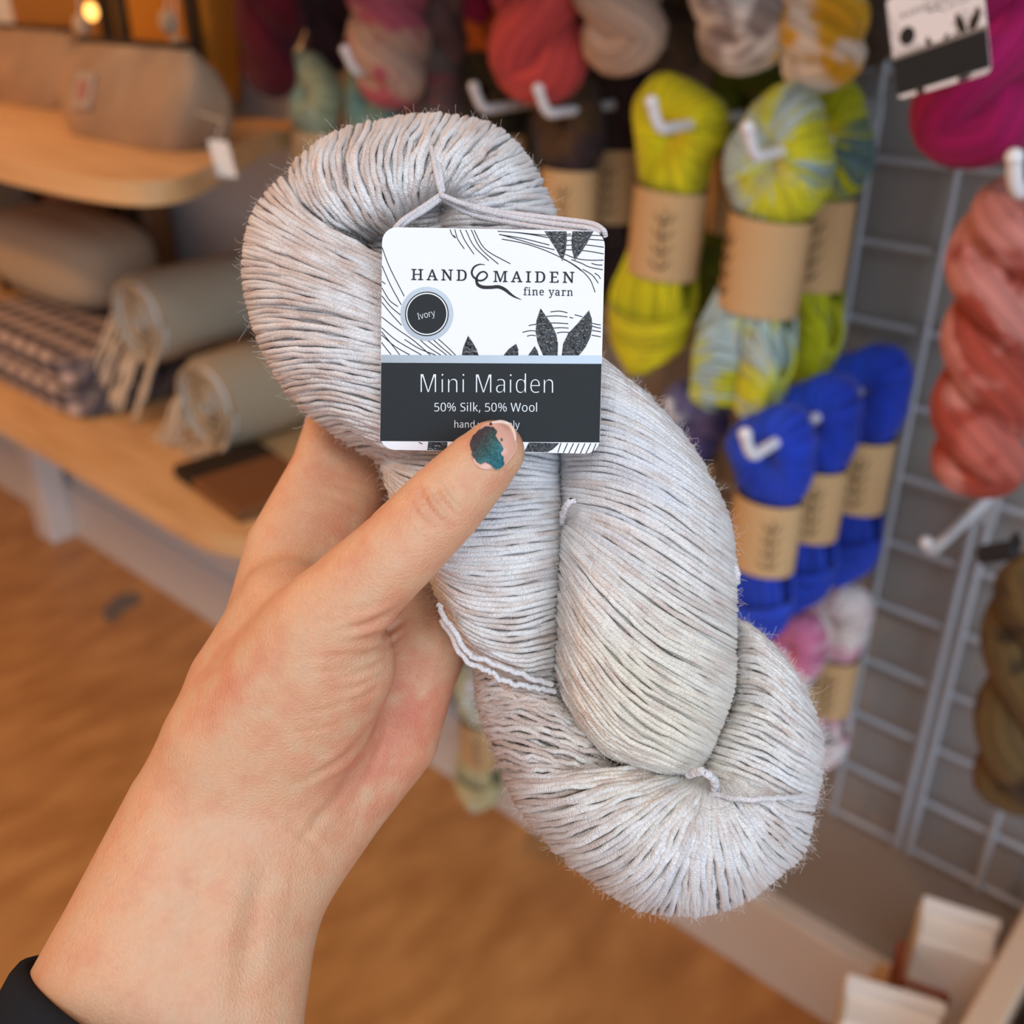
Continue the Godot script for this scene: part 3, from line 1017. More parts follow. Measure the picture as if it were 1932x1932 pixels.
	for r in prof:
		var row := []
		for k in 48:
			var an := TAU * k / 48.0
			var wav := 1.0 + 0.012 * sin(an * 5.0 + 1.0)
			row.append(to_world(a0 + dirv * (r[1] + 12.5) + (sidev * cos(an) * (r[0] + 6.0) + outv * sin(an) * (r[0] * 0.98)) * wav))
		rw.append(row)
	var ss := Shape.new()
	ss.sheet(rw, [], true, false, Vector2(1, 1))
	part("sleeve", ss, M.sleeve, o, "dark charcoal knitted cuff")

# ------------------------------------------------------------------ yarn label card
var card_quad := [Vector2(80, 85), Vector2(1828, 130), Vector2(1755, 1828), Vector2(73, 1790)]
const CARD_W := 0.0636
const CARD_H := 0.0634

# a position on the card's print (units of the printed layout, 0..1932) to metres from the card's middle
func print_at(x: float, y: float) -> Vector2:
	var u := 0.5
	var w := 0.5
	for k in 8:
		var top: Vector2 = card_quad[0].lerp(card_quad[1], u)
		var bot: Vector2 = card_quad[3].lerp(card_quad[2], u)
		var p := top.lerp(bot, w)
		var du: Vector2 = (card_quad[1] - card_quad[0]).lerp(card_quad[2] - card_quad[3], w)
		var dw := bot - top
		var e := Vector2(x, y) - p
		var det := du.cross(dw)
		u += e.cross(dw) / det
		w += du.cross(e) / det
	return Vector2((u - 0.5) * CARD_W, (0.5 - w) * CARD_H)

func rounded(w: float, h: float, r: float) -> PackedVector2Array:
	var out := PackedVector2Array()
	for c in [[1, 1, 0.0], [-1, 1, 90.0], [-1, -1, 180.0], [1, -1, 270.0]]:
		for k in 7:
			var a := deg_to_rad(c[2] + 15.0 * k)
			out.append(Vector2(c[0] * (w / 2 - r) + cos(a) * r, c[1] * (h / 2 - r) + sin(a) * r))
	return out

func ribbon(s: Shape, pts: Array, widths: Array, frame: Array, lift: float, col := Color.WHITE) -> void:
	var cur := line(pts)
	var m := maxi(pts.size() * 5, 8)
	var rows := []
	for k in m:
		var f := k / float(m - 1)
		var p := curve(cur, f)
		var a := curve(cur, maxf(f - 0.02, 0.0))
		var b := curve(cur, minf(f + 0.02, 1.0))
		var t := Vector2(b.x - a.x, b.y - a.y).normalized()
		var wf := f * (widths.size() - 1)
		var wi := mini(int(wf), widths.size() - 2) if widths.size() > 1 else 0
		var w: float = (lerpf(widths[wi], widths[wi + 1], wf - wi) if widths.size() > 1 else widths[0]) * 0.5
		var row := []
		for e in [-1.0, 1.0]:
			var q := print_at(p.x - t.y * w * e, p.y + t.x * w * e)
			row.append(frame[0] + frame[1] * q.x + frame[2] * q.y + frame[3] * lift)
		rows.append(row)
	var base := s.v.size()
	for r in rows:
		for p in r:
			s.vert(p, frame[3], col)
	for k in m - 1:
		var a := base + k * 2
		if (s.v[a + 1] - s.v[a]).cross(s.v[a + 2] - s.v[a]).dot(frame[3]) > 0.0:
			s.tri(a, a + 2, a + 1); s.tri(a + 1, a + 2, a + 3)
		else:
			s.tri(a, a + 1, a + 2); s.tri(a + 1, a + 3, a + 2)

func blot(s: Shape, pts: Array, frame: Array, lift: float, soft := true) -> void:
	var out := PackedVector2Array()
	for p in pts:
		out.append(print_at(p[0], p[1]))
	s.poly(out, frame[0] + frame[3] * lift, frame[1], frame[2])

func leaf(s: Shape, tip: Array, foot: Array, wide: float, frame: Array, lift: float, cut := 1.0) -> void:
	var a := Vector2(tip[0], tip[1])
	var b := Vector2(foot[0], foot[1])
	var side := (b - a).orthogonal().normalized()
	var pts := []
	for k in 13:
		var f := k / 12.0 * cut
		var p := a.lerp(b, f) + side * wide * sin(PI * pow(f, 0.8))
		pts.append([p.x, p.y])
	for k in 13:
		var f := (1.0 - k / 12.0) * cut
		if f < 0.02:
			continue
		var p := a.lerp(b, f) - side * wide * sin(PI * pow(f, 0.8))
		pts.append([p.x, p.y])
	blot(s, pts, frame, lift)

func lettering(called: String, text: String, fam: String, box: Array, frame: Array, lift: float, m: Material, parent: Node3D, thin := 0.0, spacing := 0, turn := 0.0) -> void:
	var sf := SystemFont.new()
	sf.font_names = PackedStringArray([fam])
	var fv := FontVariation.new()
	fv.base_font = sf
	fv.spacing_glyph = spacing
	if thin != 0.0:
		fv.variation_embolden = thin
	var tm := TextMesh.new()
	tm.text = text
	tm.font = fv
	tm.font_size = 64
	tm.depth = 0.0
	tm.pixel_size = 0.001
	tm.curve_step = 1.5
	var bb := tm.get_aabb()
	# box: left, right, top of the capitals, baseline (layout units); the line may slope
	var a := print_at(box[0], box[3])
	var b := print_at(box[1], box[3] + (box[4] if box.size() > 4 else 0.0))
	var up := print_at(box[0], box[2])
	var wide := a.distance_to(b)
	var high := absf(up.y - a.y)
	var ax2 := (b - a).normalized()
	var ay2 := ax2.orthogonal() * -1.0
	if ay2.y < 0:
		ay2 = -ay2
	var capref := TextMesh.new()
	capref.text = "H"
	capref.font = fv
	capref.font_size = 64
	capref.depth = 0.0
	capref.pixel_size = 0.001
	var cb := capref.get_aabb()
	# both meshes are centred the same way, so the baseline is where H stands
	var kx := wide / bb.size.x
	var ky := high / cb.size.y
	var X: Vector3 = (frame[1] * ax2.x + frame[2] * ax2.y)
	var Y: Vector3 = (frame[1] * ay2.x + frame[2] * ay2.y)
	var o := MeshInstance3D.new()
	o.name = called
	o.mesh = tm
	tm.material = m
	parent.add_child(o, true)
	var start: Vector3 = frame[0] + frame[1] * a.x + frame[2] * a.y + frame[3] * lift - parent.position
	o.transform = Transform3D(Basis(X * kx, Y * ky, frame[3]), start - X * kx * bb.position.x - Y * ky * cb.position.y)

func build_card(called: String, label: String, frame: Array, own: bool) -> Node3D:
	var o := thing(called, label, "tag", frame[0])
	var s := Shape.new()
	s.slab(rounded(CARD_W, CARD_H, 0.0042), frame[0] - frame[3] * 0.0006, frame[1], frame[2], 0.0006)
	part("card", s, M.card, o)
	var e := 0.00006
	# foil strip and dark band
	s = Shape.new()
	blot(s, [[79, 1058], [1785, 1072], [1783, 1136], [78, 1120]], frame, e)
	part("foil_strip", s, M.foil, o, "silver foil strip")
	s = Shape.new()
	blot(s, [[78, 1118], [1783, 1135], [1757, 1740], [74, 1724]], frame, e)
	part("dark_band", s, M.slate, o, "dark slate printed band")
	# line drawing
	s = Shape.new()
	var strokes := [
		[[612, 108], [630, 150], [656, 172], [640, 152]], [[650, 108], [672, 180], [724, 256]], [[690, 110], [730, 195], [800, 297]],
		[[735, 112], [800, 235], [915, 346]], [[778, 112], [850, 250], [990, 373]], [[800, 114], [890, 260], [1085, 372]],
		[[985, 124], [1130, 135], [1400, 160], [1560, 150]], [[998, 148], [1150, 190], [1300, 235], [1430, 268]], [[1018, 184], [1180, 215], [1330, 262], [1460, 318], [1600, 395], [1700, 490], [1742, 592]],
		[[1120, 134], [1250, 152], [1380, 176]], [[1000, 150], [1180, 180], [1390, 232]], [[1525, 165], [1680, 160], [1815, 166]], [[1525, 200], [1660, 190], [1818, 200]], [[1520, 235], [1660, 232], [1816, 252]],
		[[1515, 268], [1660, 276], [1815, 302]], [[1505, 300], [1600, 335], [1700, 348], [1812, 349]], [[1560, 342], [1640, 372], [1700, 400], [1805, 422]], [[1716, 372], [1760, 384], [1802, 386]],
		[[1648, 416], [1720, 460], [1768, 522]], [[1740, 446], [1770, 466], [1785, 490]], [[1500, 340], [1560, 372], [1640, 430]],
		[[80, 240], [140, 390], [255, 612]], [[80, 378], [150, 530], [232, 676]], [[80, 496], [108, 518]], [[80, 545], [140, 640], [206, 690]], [[80, 606], [150, 690], [235, 760]],
		[[80, 655], [150, 740], [235, 832]], [[80, 768], [200, 860], [330, 950], [460, 1062]], [[80, 850], [200, 950], [390, 1060]], [[80, 905], [180, 990], [300, 1060]], [[80, 880], [160, 980], [222, 1058]], [[80, 962], [120, 1015], [155, 1056]],
		[[258, 940], [370, 1010], [500, 1062]], [[380, 945], [450, 1005], [540, 1062]], [[440, 950], [520, 1012], [585, 1062]], [[478, 940], [550, 1005], [622, 1064]], [[520, 938], [590, 1000], [655, 1064]],
		[[1392, 738], [1460, 732], [1525, 745]], [[1360, 772], [1440, 768], [1525, 776]], [[1222, 842], [1270, 832], [1400, 822], [1530, 828]], [[1400, 862], [1470, 858], [1532, 862]], [[1174, 892], [1230, 880], [1276, 882]], [[1208, 922], [1240, 914], [1276, 918]], [[1440, 900], [1480, 892], [1550, 896]],
		[[1540, 780], [1568, 786]], [[1580, 760], [1610, 768], [1640, 776]], [[1716, 826], [1750, 834], [1782, 840]], [[1716, 848], [1750, 858], [1782, 864]], [[1712, 880], [1750, 886], [1782, 892]], [[1708, 916], [1750, 924], [1780, 930]],
		[[370, 1734], [400, 1748]], [[1462, 1742], [1436, 1818]], [[1512, 1744], [1478, 1820]], [[1558, 1745], [1520, 1822]], [[1600, 1746], [1564, 1824]], [[1645, 1746], [1608, 1825]], [[1690, 1746], [1650, 1826]], [[1730, 1748], [1696, 1826]],
	]
	for st in strokes:
		ribbon(s, st, [7.0], frame, e)
	part("line_drawing", s, M.ink, o, "fine black line drawing", "stuff")
	# leaves, glossy and embossed
	s = Shape.new()
	blot(s, [[1352, 128], [1525, 130], [1527, 200], [1518, 270], [1492, 356], [1440, 262]], frame, e * 2)
	blot(s, [[1572, 130], [1736, 132], [1690, 210], [1640, 285], [1586, 350], [1566, 270], [1562, 200]], frame, e * 2)
	blot(s, [[1316, 710], [1350, 760], [1400, 830], [1436, 910], [1448, 980], [1445, 1070], [1332, 1069], [1290, 970], [1276, 890], [1284, 800]], frame, e * 2)
	blot(s, [[1692, 728], [1712, 790], [1716, 850], [1700, 930], [1660, 1010], [1608, 1070], [1476, 1070], [1488, 980], [1530, 900], [1600, 830]], frame, e * 2)
	blot(s, [[752, 915], [790, 970], [818, 1020], [834, 1067], [702, 1064], [716, 1000]], frame, e * 2)
	blot(s, [[1124, 980], [1140, 1020], [1140, 1069], [1026, 1068], [1070, 1015]], frame, e * 2)
	blot(s, [[1268, 998], [1290, 1035], [1298, 1069], [1216, 1068]], frame, e * 2)
	blot(s, [[444, 1730], [590, 1732], [588, 1800], [436, 1794]], frame, e * 2)
	blot(s, [[1216, 1738], [1448, 1744], [1400, 1790], [1356, 1815], [1180, 1810]], frame, e * 2)
	part("printed_leaves", s, M.gloss_ink, o, "glossy embossed black leaves")
	# coiled thread emblem
	s = Shape.new()
	ribbon(s, [[885, 377], [842, 374], [800, 394], [782, 432], [795, 468], [838, 496], [880, 488], [903, 456], [880, 430], [846, 438], [822, 470], [818, 505]], [4, 9, 14, 16, 15, 14, 13, 13, 12, 13, 16, 22], frame, e * 2)
	ribbon(s, [[818, 500], [830, 528], [868, 546], [930, 548], [990, 545], [1040, 566], [1080, 598], [1120, 624], [1168, 643]], [20, 24, 26, 25, 26, 25, 20, 12, 3], frame, e * 2)
	part("thread_emblem", s, M.ink, o, "coiled thread emblem between the words")
	lettering("brand_lettering", "HAND", "Droid Serif", [310, 742, 404, 488, 10], frame, e * 2, M.ink, o, 0.35, 12)
	lettering("brand_lettering", "MAIDEN", "Droid Serif", [950, 1580, 424, 508, 12], frame, e * 2, M.ink, o, 0.35, 12)
	lettering("small_lettering", "fine yarn", "Droid Serif", [1184, 1568, 552, 610, 8], frame, e * 2, M.ink, o, 0.25, 5)
	if own:
		# round colour sticker
		for ring in [[206, 1.5, M.foil, "foil_sticker"], [170, 2.5, M.ink, "sticker_ring"], [161, 3.2, M.card, "sticker_ring"], [152, 4.0, M.slate, "sticker_face"]]:
			s = Shape.new()
			var pts := []
			for k in 48:
				var a := TAU * k / 48.0
				pts.append([432 + cos(a) * ring[0], 747 + sin(a) * (ring[0] * 1.0)])
			blot(s, pts, frame, e * ring[1])
			part(ring[3], s, ring[2], o)
		lettering("sticker_lettering", "Ivory", "Droid Sans", [366, 500, 742, 790, -30], frame, e * 5, M.silver_ink, o, -0.35)
		lettering("name_lettering", "Mini Maiden", "Droid Sans", [385, 1405, 1208, 1345, 10], frame, e * 2, M.silver_ink, o, -0.7, 1)
		lettering("content_lettering", "50% Silk, 50% Wool", "Droid Sans", [490, 1280, 1428, 1494, 6], frame, e * 2, M.silver_ink, o, -0.2)
		lettering("content_lettering", "hand wash only", "Droid Sans", [645, 1145, 1568, 1622, 4], frame, e * 2, M.silver_ink, o, -0.2)
	else:
		s = Shape.new()
		var pts := []
		for k in 32:
			var a := TAU * k / 32.0
			pts.append([400 + cos(a) * 150, 800 + sin(a) * 150])
		blot(s, pts, frame, e * 3)
		part("sticker_face", s, M.slate, o)
	return o

func build_label() -> void:
	var tl := at(720, 432, 0.2925)
	var tr := at(1143, 440, 0.2915)
	var bl := at(718, 845, 0.2965)
	var br := at(1130, 852, 0.2965)
	var ax := ((tr - tl) + (br - bl)).normalized()
	var ay := ((tl - bl) + (tr - br))
	ay = (ay - ax * ay.dot(ax)).normalized()
	var mid := (tl + tr + bl + br) / 4.0
	var o := build_card("yarn_label", "square white and slate card label reading Mini Maiden on the ivory skein", [mid, ax, ay, ax.cross(ay)], true)
	var s := Shape.new()
	var cords := [
		[[742, 436, 0.2945], [760, 416, 0.296], [796, 392, 0.299], [834, 366, 0.3015]],
		[[744, 440, 0.2955], [768, 418, 0.297], [806, 394, 0.2995], [836, 370, 0.302]],
		[[832, 368, 0.3], [880, 386, 0.3], [960, 402, 0.2995], [1060, 414, 0.297], [1116, 422, 0.294], [1138, 434, 0.2925], [1142, 446, 0.2935]],
		[[834, 372, 0.3015], [900, 394, 0.3], [980, 412, 0.2985], [1060, 424, 0.296], [1108, 430, 0.2935], [1132, 440, 0.293]],
		[[836, 376, 0.303], [890, 404, 0.302], [960, 420, 0.299], [1050, 434, 0.296], [1100, 440, 0.2945]],
		[[834, 368, 0.3005], [826, 340, 0.3], [820, 310, 0.3015], [813, 278, 0.305]],
		[[836, 362, 0.3005], [832, 335, 0.3005], [828, 312, 0.302], [822, 290, 0.305]],
	]
	for c in cords:
		var pts := PackedVector3Array()
		var cur := line(c)
		for k in 26:
			var p := curve(cur, k / 25.0)
			pts.append(at(p.x, p.y, p.z))
		s.tube(pts, PackedFloat32Array([0.00085]), 8, PackedColorArray([lin(222, 216, 218)]), false, true, 260.0)
	part("hanging_cord", s, M.yarn, o, "doubled ivory yarn that ties the card on")

# ------------------------------------------------------------------ the room
func build_room() -> void:
	var s := Shape.new()
	s.box(Vector3(-1.0, -0.05, 2.2), Vector3(3.5, 0.05, 2.4))
	structure("floor", s, M.floor, "warm brown mottled wood floor")
	s = Shape.new()
	s.box(Vector3(-1.0, 1.4, -0.13), Vector3(3.5, 1.5, 0.1))
	structure("wall_back", s, M.wall, "painted wall behind the wire grid")
	s = Shape.new()
	s.box(Vector3(-1.0, 0.075, -0.016), Vector3(3.5, 0.075, 0.016))
	structure("baseboard_back", s, M.white, "white baseboard along the floor")
	s = Shape.new()
	s.box(Vector3(-2.9, 1.46, -0.026), Vector3(1.57, 1.31, 0.006))
	structure("trim_1", s, M.panel_white, "white wall panel behind the shelves")
	s = Shape.new()
	s.box(Vector3(-1.0, 1.4, 4.6), Vector3(3.5, 1.5, 0.1))
	structure("wall_front", s, M.ceiling, "white wall behind the viewer")
	s = Shape.new()
	s.box(Vector3(-4.6, 1.4, 2.2), Vector3(0.1, 1.5, 2.6))
	structure("wall_left", s, M.ceiling, "far white wall")
	s = Shape.new()
	s.box(Vector3(-1.0, 2.85, 2.2), Vector3(3.8, 0.08, 2.6))
	structure("ceiling", s, M.ceiling, "white ceiling")
	s = Shape.new()
	s.box(Vector3(2.45, 0.25, 2.2), Vector3(0.1, 0.4, 2.6))
	s.box(Vector3(2.45, 2.75, 2.2), Vector3(0.1, 0.1, 2.6))
	s.box(Vector3(2.45, 1.65, 0.15), Vector3(0.1, 1.1, 0.25))
	s.box(Vector3(2.45, 1.65, 4.0), Vector3(0.1, 1.1, 0.6))
	structure("wall_right", s, M.ceiling, "white wall with the shop window")
	s = Shape.new()
	s.box(Vector3(2.46, 1.65, 1.9), Vector3(0.004, 1.0, 1.5), Vector3.RIGHT, Vector3.UP, Vector3.BACK, 0.001)
	var win := structure("window_1", s, M.glass, "large shop window pane")
	for e in [[Vector3(2.46, 0.67, 1.9), Vector3(0.03, 0.025, 1.5)], [Vector3(2.46, 2.62, 1.9), Vector3(0.03, 0.025, 1.5)], [Vector3(2.46, 1.65, 0.42), Vector3(0.03, 0.95, 0.025)], [Vector3(2.46, 1.65, 1.9), Vector3(0.03, 0.95, 0.025)], [Vector3(2.46, 1.65, 3.38), Vector3(0.03, 0.95, 0.025)]]:
		s = Shape.new()
		s.box(e[0], e[1])
		part("window_frame", s, M.white, win)

func ball(s: Shape, mid: Vector3, half: Vector3, power := 2.0, cols = null, nu := 20, nv := 12, turn := Basis()) -> void:
	var rows := []
	var rc := []
	for k in nv + 1:
		var a := PI * k / nv
		var row := []
		var cr := []
		for q in nu:
			var b := TAU * q / nu
			var d := Vector3(sin(a) * cos(b), cos(a), sin(a) * sin(b))
			var len := pow(pow(absf(d.x), power) + pow(absf(d.y), power) + pow(absf(d.z), power), -1.0 / power)
			d *= len
			var p: Vector3 = mid + turn * (d * half)
			row.append(p)
			cr.append(cols.call(d * half, d) if cols != null else Color.WHITE)
		rows.append(row)
		rc.append(cr)
	s.sheet(rows, rc, true)

func lamp(where: Vector3, energy: float, label: String) -> void:
	var o := thing("pendant_lamp", label, "lamp", where)
	var s := Shape.new()
	ball(s, where, Vector3.ONE * 0.05)
	part("bulb", s, M.bulb, o)
	s = Shape.new()
	s.tube(PackedVector3Array([where + Vector3(0, 0.05, 0), Vector3(where.x, 2.77, where.z)]), PackedFloat32Array([0.004]), 6, PackedColorArray([Color.WHITE]))
	part("cord", s, M.dark, o)
	var l := OmniLight3D.new()
	l.name = "bulb_glow"
	l.light_color = Color(1.0, 0.72, 0.42)
	l.light_energy = energy
	l.light_size = 0.06
	l.omni_range = 12.0
	l.shadow_enabled = true
	o.add_child(l)

func ceiling_panel(where: Vector3, label: String) -> void:
	var o := thing("ceiling_light", label, "light", where)
	var s := Shape.new()
	s.box(where, Vector3(0.64, 0.014, 0.34), Vector3.RIGHT, Vector3.UP, Vector3.BACK, 0.003)
	part("frame", s, M.white, o)
	s = Shape.new()
	s.box(where - Vector3(0, 0.012, 0), Vector3(0.6, 0.004, 0.3), Vector3.RIGHT, Vector3.UP, Vector3.BACK, 0.001)
	part("diffuser", s, M.panel, o)
	var l := AreaLight3D.new()
	l.name = "panel_glow"
	l.area_size = Vector2(1.2, 0.6)
	l.light_color = Color(0.94, 0.97, 1.0)
	l.light_energy = 2.6
	l.area_range = 12.0
	l.shadow_enabled = true
	o.add_child(l)
	l.rotation_degrees = Vector3(-90, 0, 0)
	l.position = Vector3(0, -0.02, 0)

# ------------------------------------------------------------------ skeins on the wall
func dyed(cols: Array, size: float, rnd: float) -> Callable:
	return func(p: Vector3, key: float) -> Color:
		var f := 0.5 + 0.62 * wob.get_noise_3d(p.x * size + rnd, p.y * size, rnd * 3.0 + key * 0.006)
		f = clampf(f, 0.0, 0.999) * cols.size()
		var k := int(f)
		var c: Color = cols[k]
		c = c.lerp(cols[mini(k + 1, cols.size() - 1)], smoothstep(0.6, 1.0, f - k))
		return c * (1.0 + 0.42 * (fmod(key, 1.0) - 0.5))

func local_place(pos: Vector3, turn: Basis, sc: float) -> Callable:
	return func(x: float, y: float, d: float) -> Vector3:
		return pos + turn * (Vector3(x, y, -d) * sc)

var far_opt := {"sides": 5, "front": 14, "back": 6, "messy": 0.35, "layers": 1, "helix": 0.0}

# skein with a paper band, hung by its upper loop (pos is the middle of that loop)
func banded_skein(label: String, pos: Vector3, sc: float, cols: Array, opt := {}) -> Node3D:
	var o := thing("banded_skein", label, "yarn", pos, opt.get("group", "yarn skeins with kraft paper bands"))
	var turn := Basis(Vector3.UP, opt.get("yaw", 0.0)) * Basis(Vector3.BACK, opt.get("tilt", 0.0))
	var tint := dyed(cols, opt.get("size", 170.0), pos.x * 37.0 + pos.y * 11.0)
	var place := local_place(pos, turn, sc)
	var g := []
	for k in 12:
		var a := TAU * k / 12.0
		var out := 0.047 + 0.006 * sin(a * 3.0 + pos.x * 20.0)
		if sin(a) < -0.6:
			out = 0.057
		var sw := 0.25
		g.append([line([[cos(a) * 0.004, sin(a) * 0.004], [cos(a + sw * 0.5) * out * 0.35, sin(a + sw * 0.5) * out * 0.35], [cos(a + sw * 0.4) * out * 0.75, sin(a + sw * 0.4) * out * 0.75], [cos(a) * out, sin(a) * out * 1.08]]), 0.0, 0.025])
	var lo := far_opt.duplicate()
	lo.loop = true
	part("upper_loop", coil(g, 0.0034, 0.0019 * sc, tint, place, lo), M.far_yarn, o)
	g = []
	for k in 6:
		var f := k / 5.0 * 2.0 - 1.0
		g.append([line([[f * 0.030, -0.100], [f * 0.034 - 0.004, -0.135], [f * 0.044 - 0.006, -0.170], [f * 0.040 - 0.004, -0.205]]), 0.002, 0.026 - 0.008 * f * f])
	part("lower_coil", coil(g, 0.0034, 0.0019 * sc, tint, place, far_opt), M.far_yarn, o)
	g = []
	var style: int = opt.get("style", 0)
	if style == 0:
		for k in 5:
			var f := k / 4.0
			var w := 0.046 * sqrt(maxf(1.0 - pow(f * 0.95, 3.0), 0.02))
			g.append([line([[-w - 0.004, -0.178 - f * 0.06], [-0.01, -0.184 - f * 0.062], [w * 0.6, -0.176 - f * 0.062], [w, -0.166 - f * 0.06]]), -0.006, 0.028 * (1.0 - 0.4 * f * f)])
	else:
		for k in 5:
			var f := k / 4.0
			g.append([line([[0.002, -0.15 - f * 0.08], [0.02, -0.148 - f * 0.085], [0.04, -0.17 - f * 0.06], [0.044 - f * 0.024, -0.195 - f * 0.05]]), -0.008, 0.024])
		part("lower_coil", coil(g, 0.0034, 0.0019 * sc, tint, place, far_opt), M.far_yarn, o)
		g = []
		for k in 5:
			var f := k / 4.0
			g.append([line([[0.004, -0.15 - f * 0.08], [-0.02, -0.15 - f * 0.08], [-0.042, -0.175 - f * 0.055], [-0.044 + f * 0.024, -0.2 - f * 0.045]]), -0.006, 0.024])
	part("lower_coil", coil(g, 0.0034, 0.0019 * sc, tint, place, far_opt), M.far_yarn, o)
	# paper band, an oval sleeve
	var s := Shape.new()
	var rows := []
	for r in [[-0.052, 0.985], [-0.0522, 1.0], [-0.095, 1.01], [-0.1378, 1.0], [-0.138, 0.985]]:
		var row := []
		for k in 36:
			var a := TAU * k / 36.0
			row.append(place.call(cos(a) * 0.0385 * r[1], r[0], -sin(a) * 0.0305 * r[1]))
		rows.append(row)
	s.sheet(rows, [], true, true)
	var band := part("paper_band", s, M.kraft, o, "kraft paper band")
	s = Shape.new()
	var at_a: float = opt.get("sprig", 1.15)
	var stem := func(u: float, w: float) -> Vector3:
		var a := at_a - u / 0.035
		return place.call(cos(a) * 0.0393, w, -sin(a) * 0.0313)
	var spots := [[0.0, -0.064, 0.004, -0.129]]
	var strokes := [[[0.001, -0.066], [-0.001, -0.09], [0.002, -0.126]]]
	for k in 4:
		var y := -0.075 - k * 0.015
		strokes.append([[0.0, y - 0.006], [0.005, y - 0.003], [0.010, y + 0.005]])
		strokes.append([[0.0, y - 0.006], [-0.005, y - 0.003], [-0.010, y + 0.004]])
	for st in strokes:
		var pts := PackedVector3Array()
		for p in st:
			pts.append(stem.call(p[0], p[1]))
		s.tube(pts, PackedFloat32Array([0.0007 * sc, 0.0012 * sc, 0.0005 * sc]), 4, PackedColorArray([Color.WHITE]))
	part("printed_sprig", s, M.kraft_ink, band, "dark leafy sprig printed on the band")
	return o

# twisted skein without a band: one fat bundle that runs down, turns round at the bottom and winds back up round itself
func twisted_skein(label: String, top: Vector3, bottom: Vector3, wide: float, cols: Array, n := 4, opt := {}) -> Node3D:
	var o := thing("twisted_skein", label, "yarn", top, opt.get("group", "twisted skeins hung on the wire grid"))
	var down := bottom - top
	var length := down.length()
	var Y := -down.normalized()
	var Z := Vector3(0, 0, 1)
	Z = (Z - Y * Z.dot(Y)).normalized()
	var X := Y.cross(Z)
	var tint := dyed(cols, opt.get("size", 130.0), top.x * 31.0 + top.y * 17.0)
	var rho := wide * 0.285
	var rh := wide * 0.215
	var flip: float = opt.get("flip", 1.0)
	var turns := n * 0.5
	var phase: float = opt.get("phase", 0.0)
	var path := PackedVector3Array()
	var steps := 22 * n
	for half in 2:
		for k in steps + 1:
			if half == 1 and k == 0:
				continue
			var t := float(k) / steps if half == 0 else 1.0 - float(k) / steps
			var an := phase + flip * TAU * turns * (1.0 - t) + (PI if half else 0.0)
			var squeeze := 1.0 - 0.75 * smoothstep(0.12, 0.0, t)
			var y := -rho - t * (length - rho * 2.0)
			path.append(top + Y * y + (X * cos(an) + Z * sin(an) * 0.8) * rh * squeeze)
		if half == 0:
			for k in 7:
				var e := PI * (k + 1) / 8.0
				var an := phase
				path.append(top + Y * (-rho - (length - rho * 2.0) - sin(e) * rh * 0.5) + (X * cos(an) + Z * sin(an) * 0.8) * rh * cos(e))
	var s := Shape.new()
	var rows := []
	var rc := []
	var m := path.size()
	var side := X
	var around := 120
	var ridges := 30
	var key := fposmod(top.x * 91.0, 7.0)
	for k in m:
		var tan := (path[mini(k + 1, m - 1)] - path[maxi(k - 1, 0)]).normalized()
		side = (side - tan * side.dot(tan)).normalized()
		var up := tan.cross(side)
		var f := float(k) / (m - 1)
		var fat := rho * (0.94 + 0.08 * sin(f * 23.0 + key)) * (0.35 + 0.65 * smoothstep(0.0, 0.07, minf(f, 1.0 - f)))
		var row := []
		var cr := []
		for q in around:
			var a := TAU * q / around
			var strand := a * ridges / TAU + f * n * 1.6 + wob.get_noise_2d(a * 9.0 + key * 30.0, f * 160.0) * 0.9
			var ridge := absf(sin(PI * strand))
			var r := fat * (0.955 + 0.055 * ridge + 0.10 * wob.get_noise_2d(cos(a) * 14.0 + key * 60.0, sin(a) * 14.0 + f * 90.0))
			var p := path[k] + (side * cos(a) + up * sin(a)) * r
			row.append(p)
			cr.append(tint.call(Vector3((p - top).dot(X), (p - top).dot(Y), 0.0), floor(strand) * 0.37 + 200.0))
		rows.append(row)
		rc.append(cr)
	s.sheet(rows, rc, true)
	part("twisted_bundle", s, M.far_yarn, o)
	return o

func peg(label: String, x: float, y: float, reach: float, rise := 0.024) -> void:
	var o := thing("display_peg", label, "peg", Vector3(x, y, 0.0), "white display pegs on the wire grid")
	var s := Shape.new()
	var pts := PackedVector3Array([Vector3(x, y + 0.006, 0.0), Vector3(x, y, 0.02), Vector3(x, y, reach * 0.6), Vector3(x, y, reach - 0.006)])
	for k in 5:
		var f := k / 4.0
		pts.append(Vector3(x - 0.004 * f, y + rise * f * f, reach + 0.016 * f))
	s.tube(pts, PackedFloat32Array([0.0054]), 10, PackedColorArray([Color.WHITE]))
	part("rod", s, M.peg, o)
	s = Shape.new()
	ball(s, pts[pts.size() - 1], Vector3.ONE * 0.0062)
	part("tip", s, M.peg, o)
	s = Shape.new()
	s.box(Vector3(x, y, 0.004), Vector3(0.012, 0.03, 0.002))
	part("clip", s, M.grid, o)

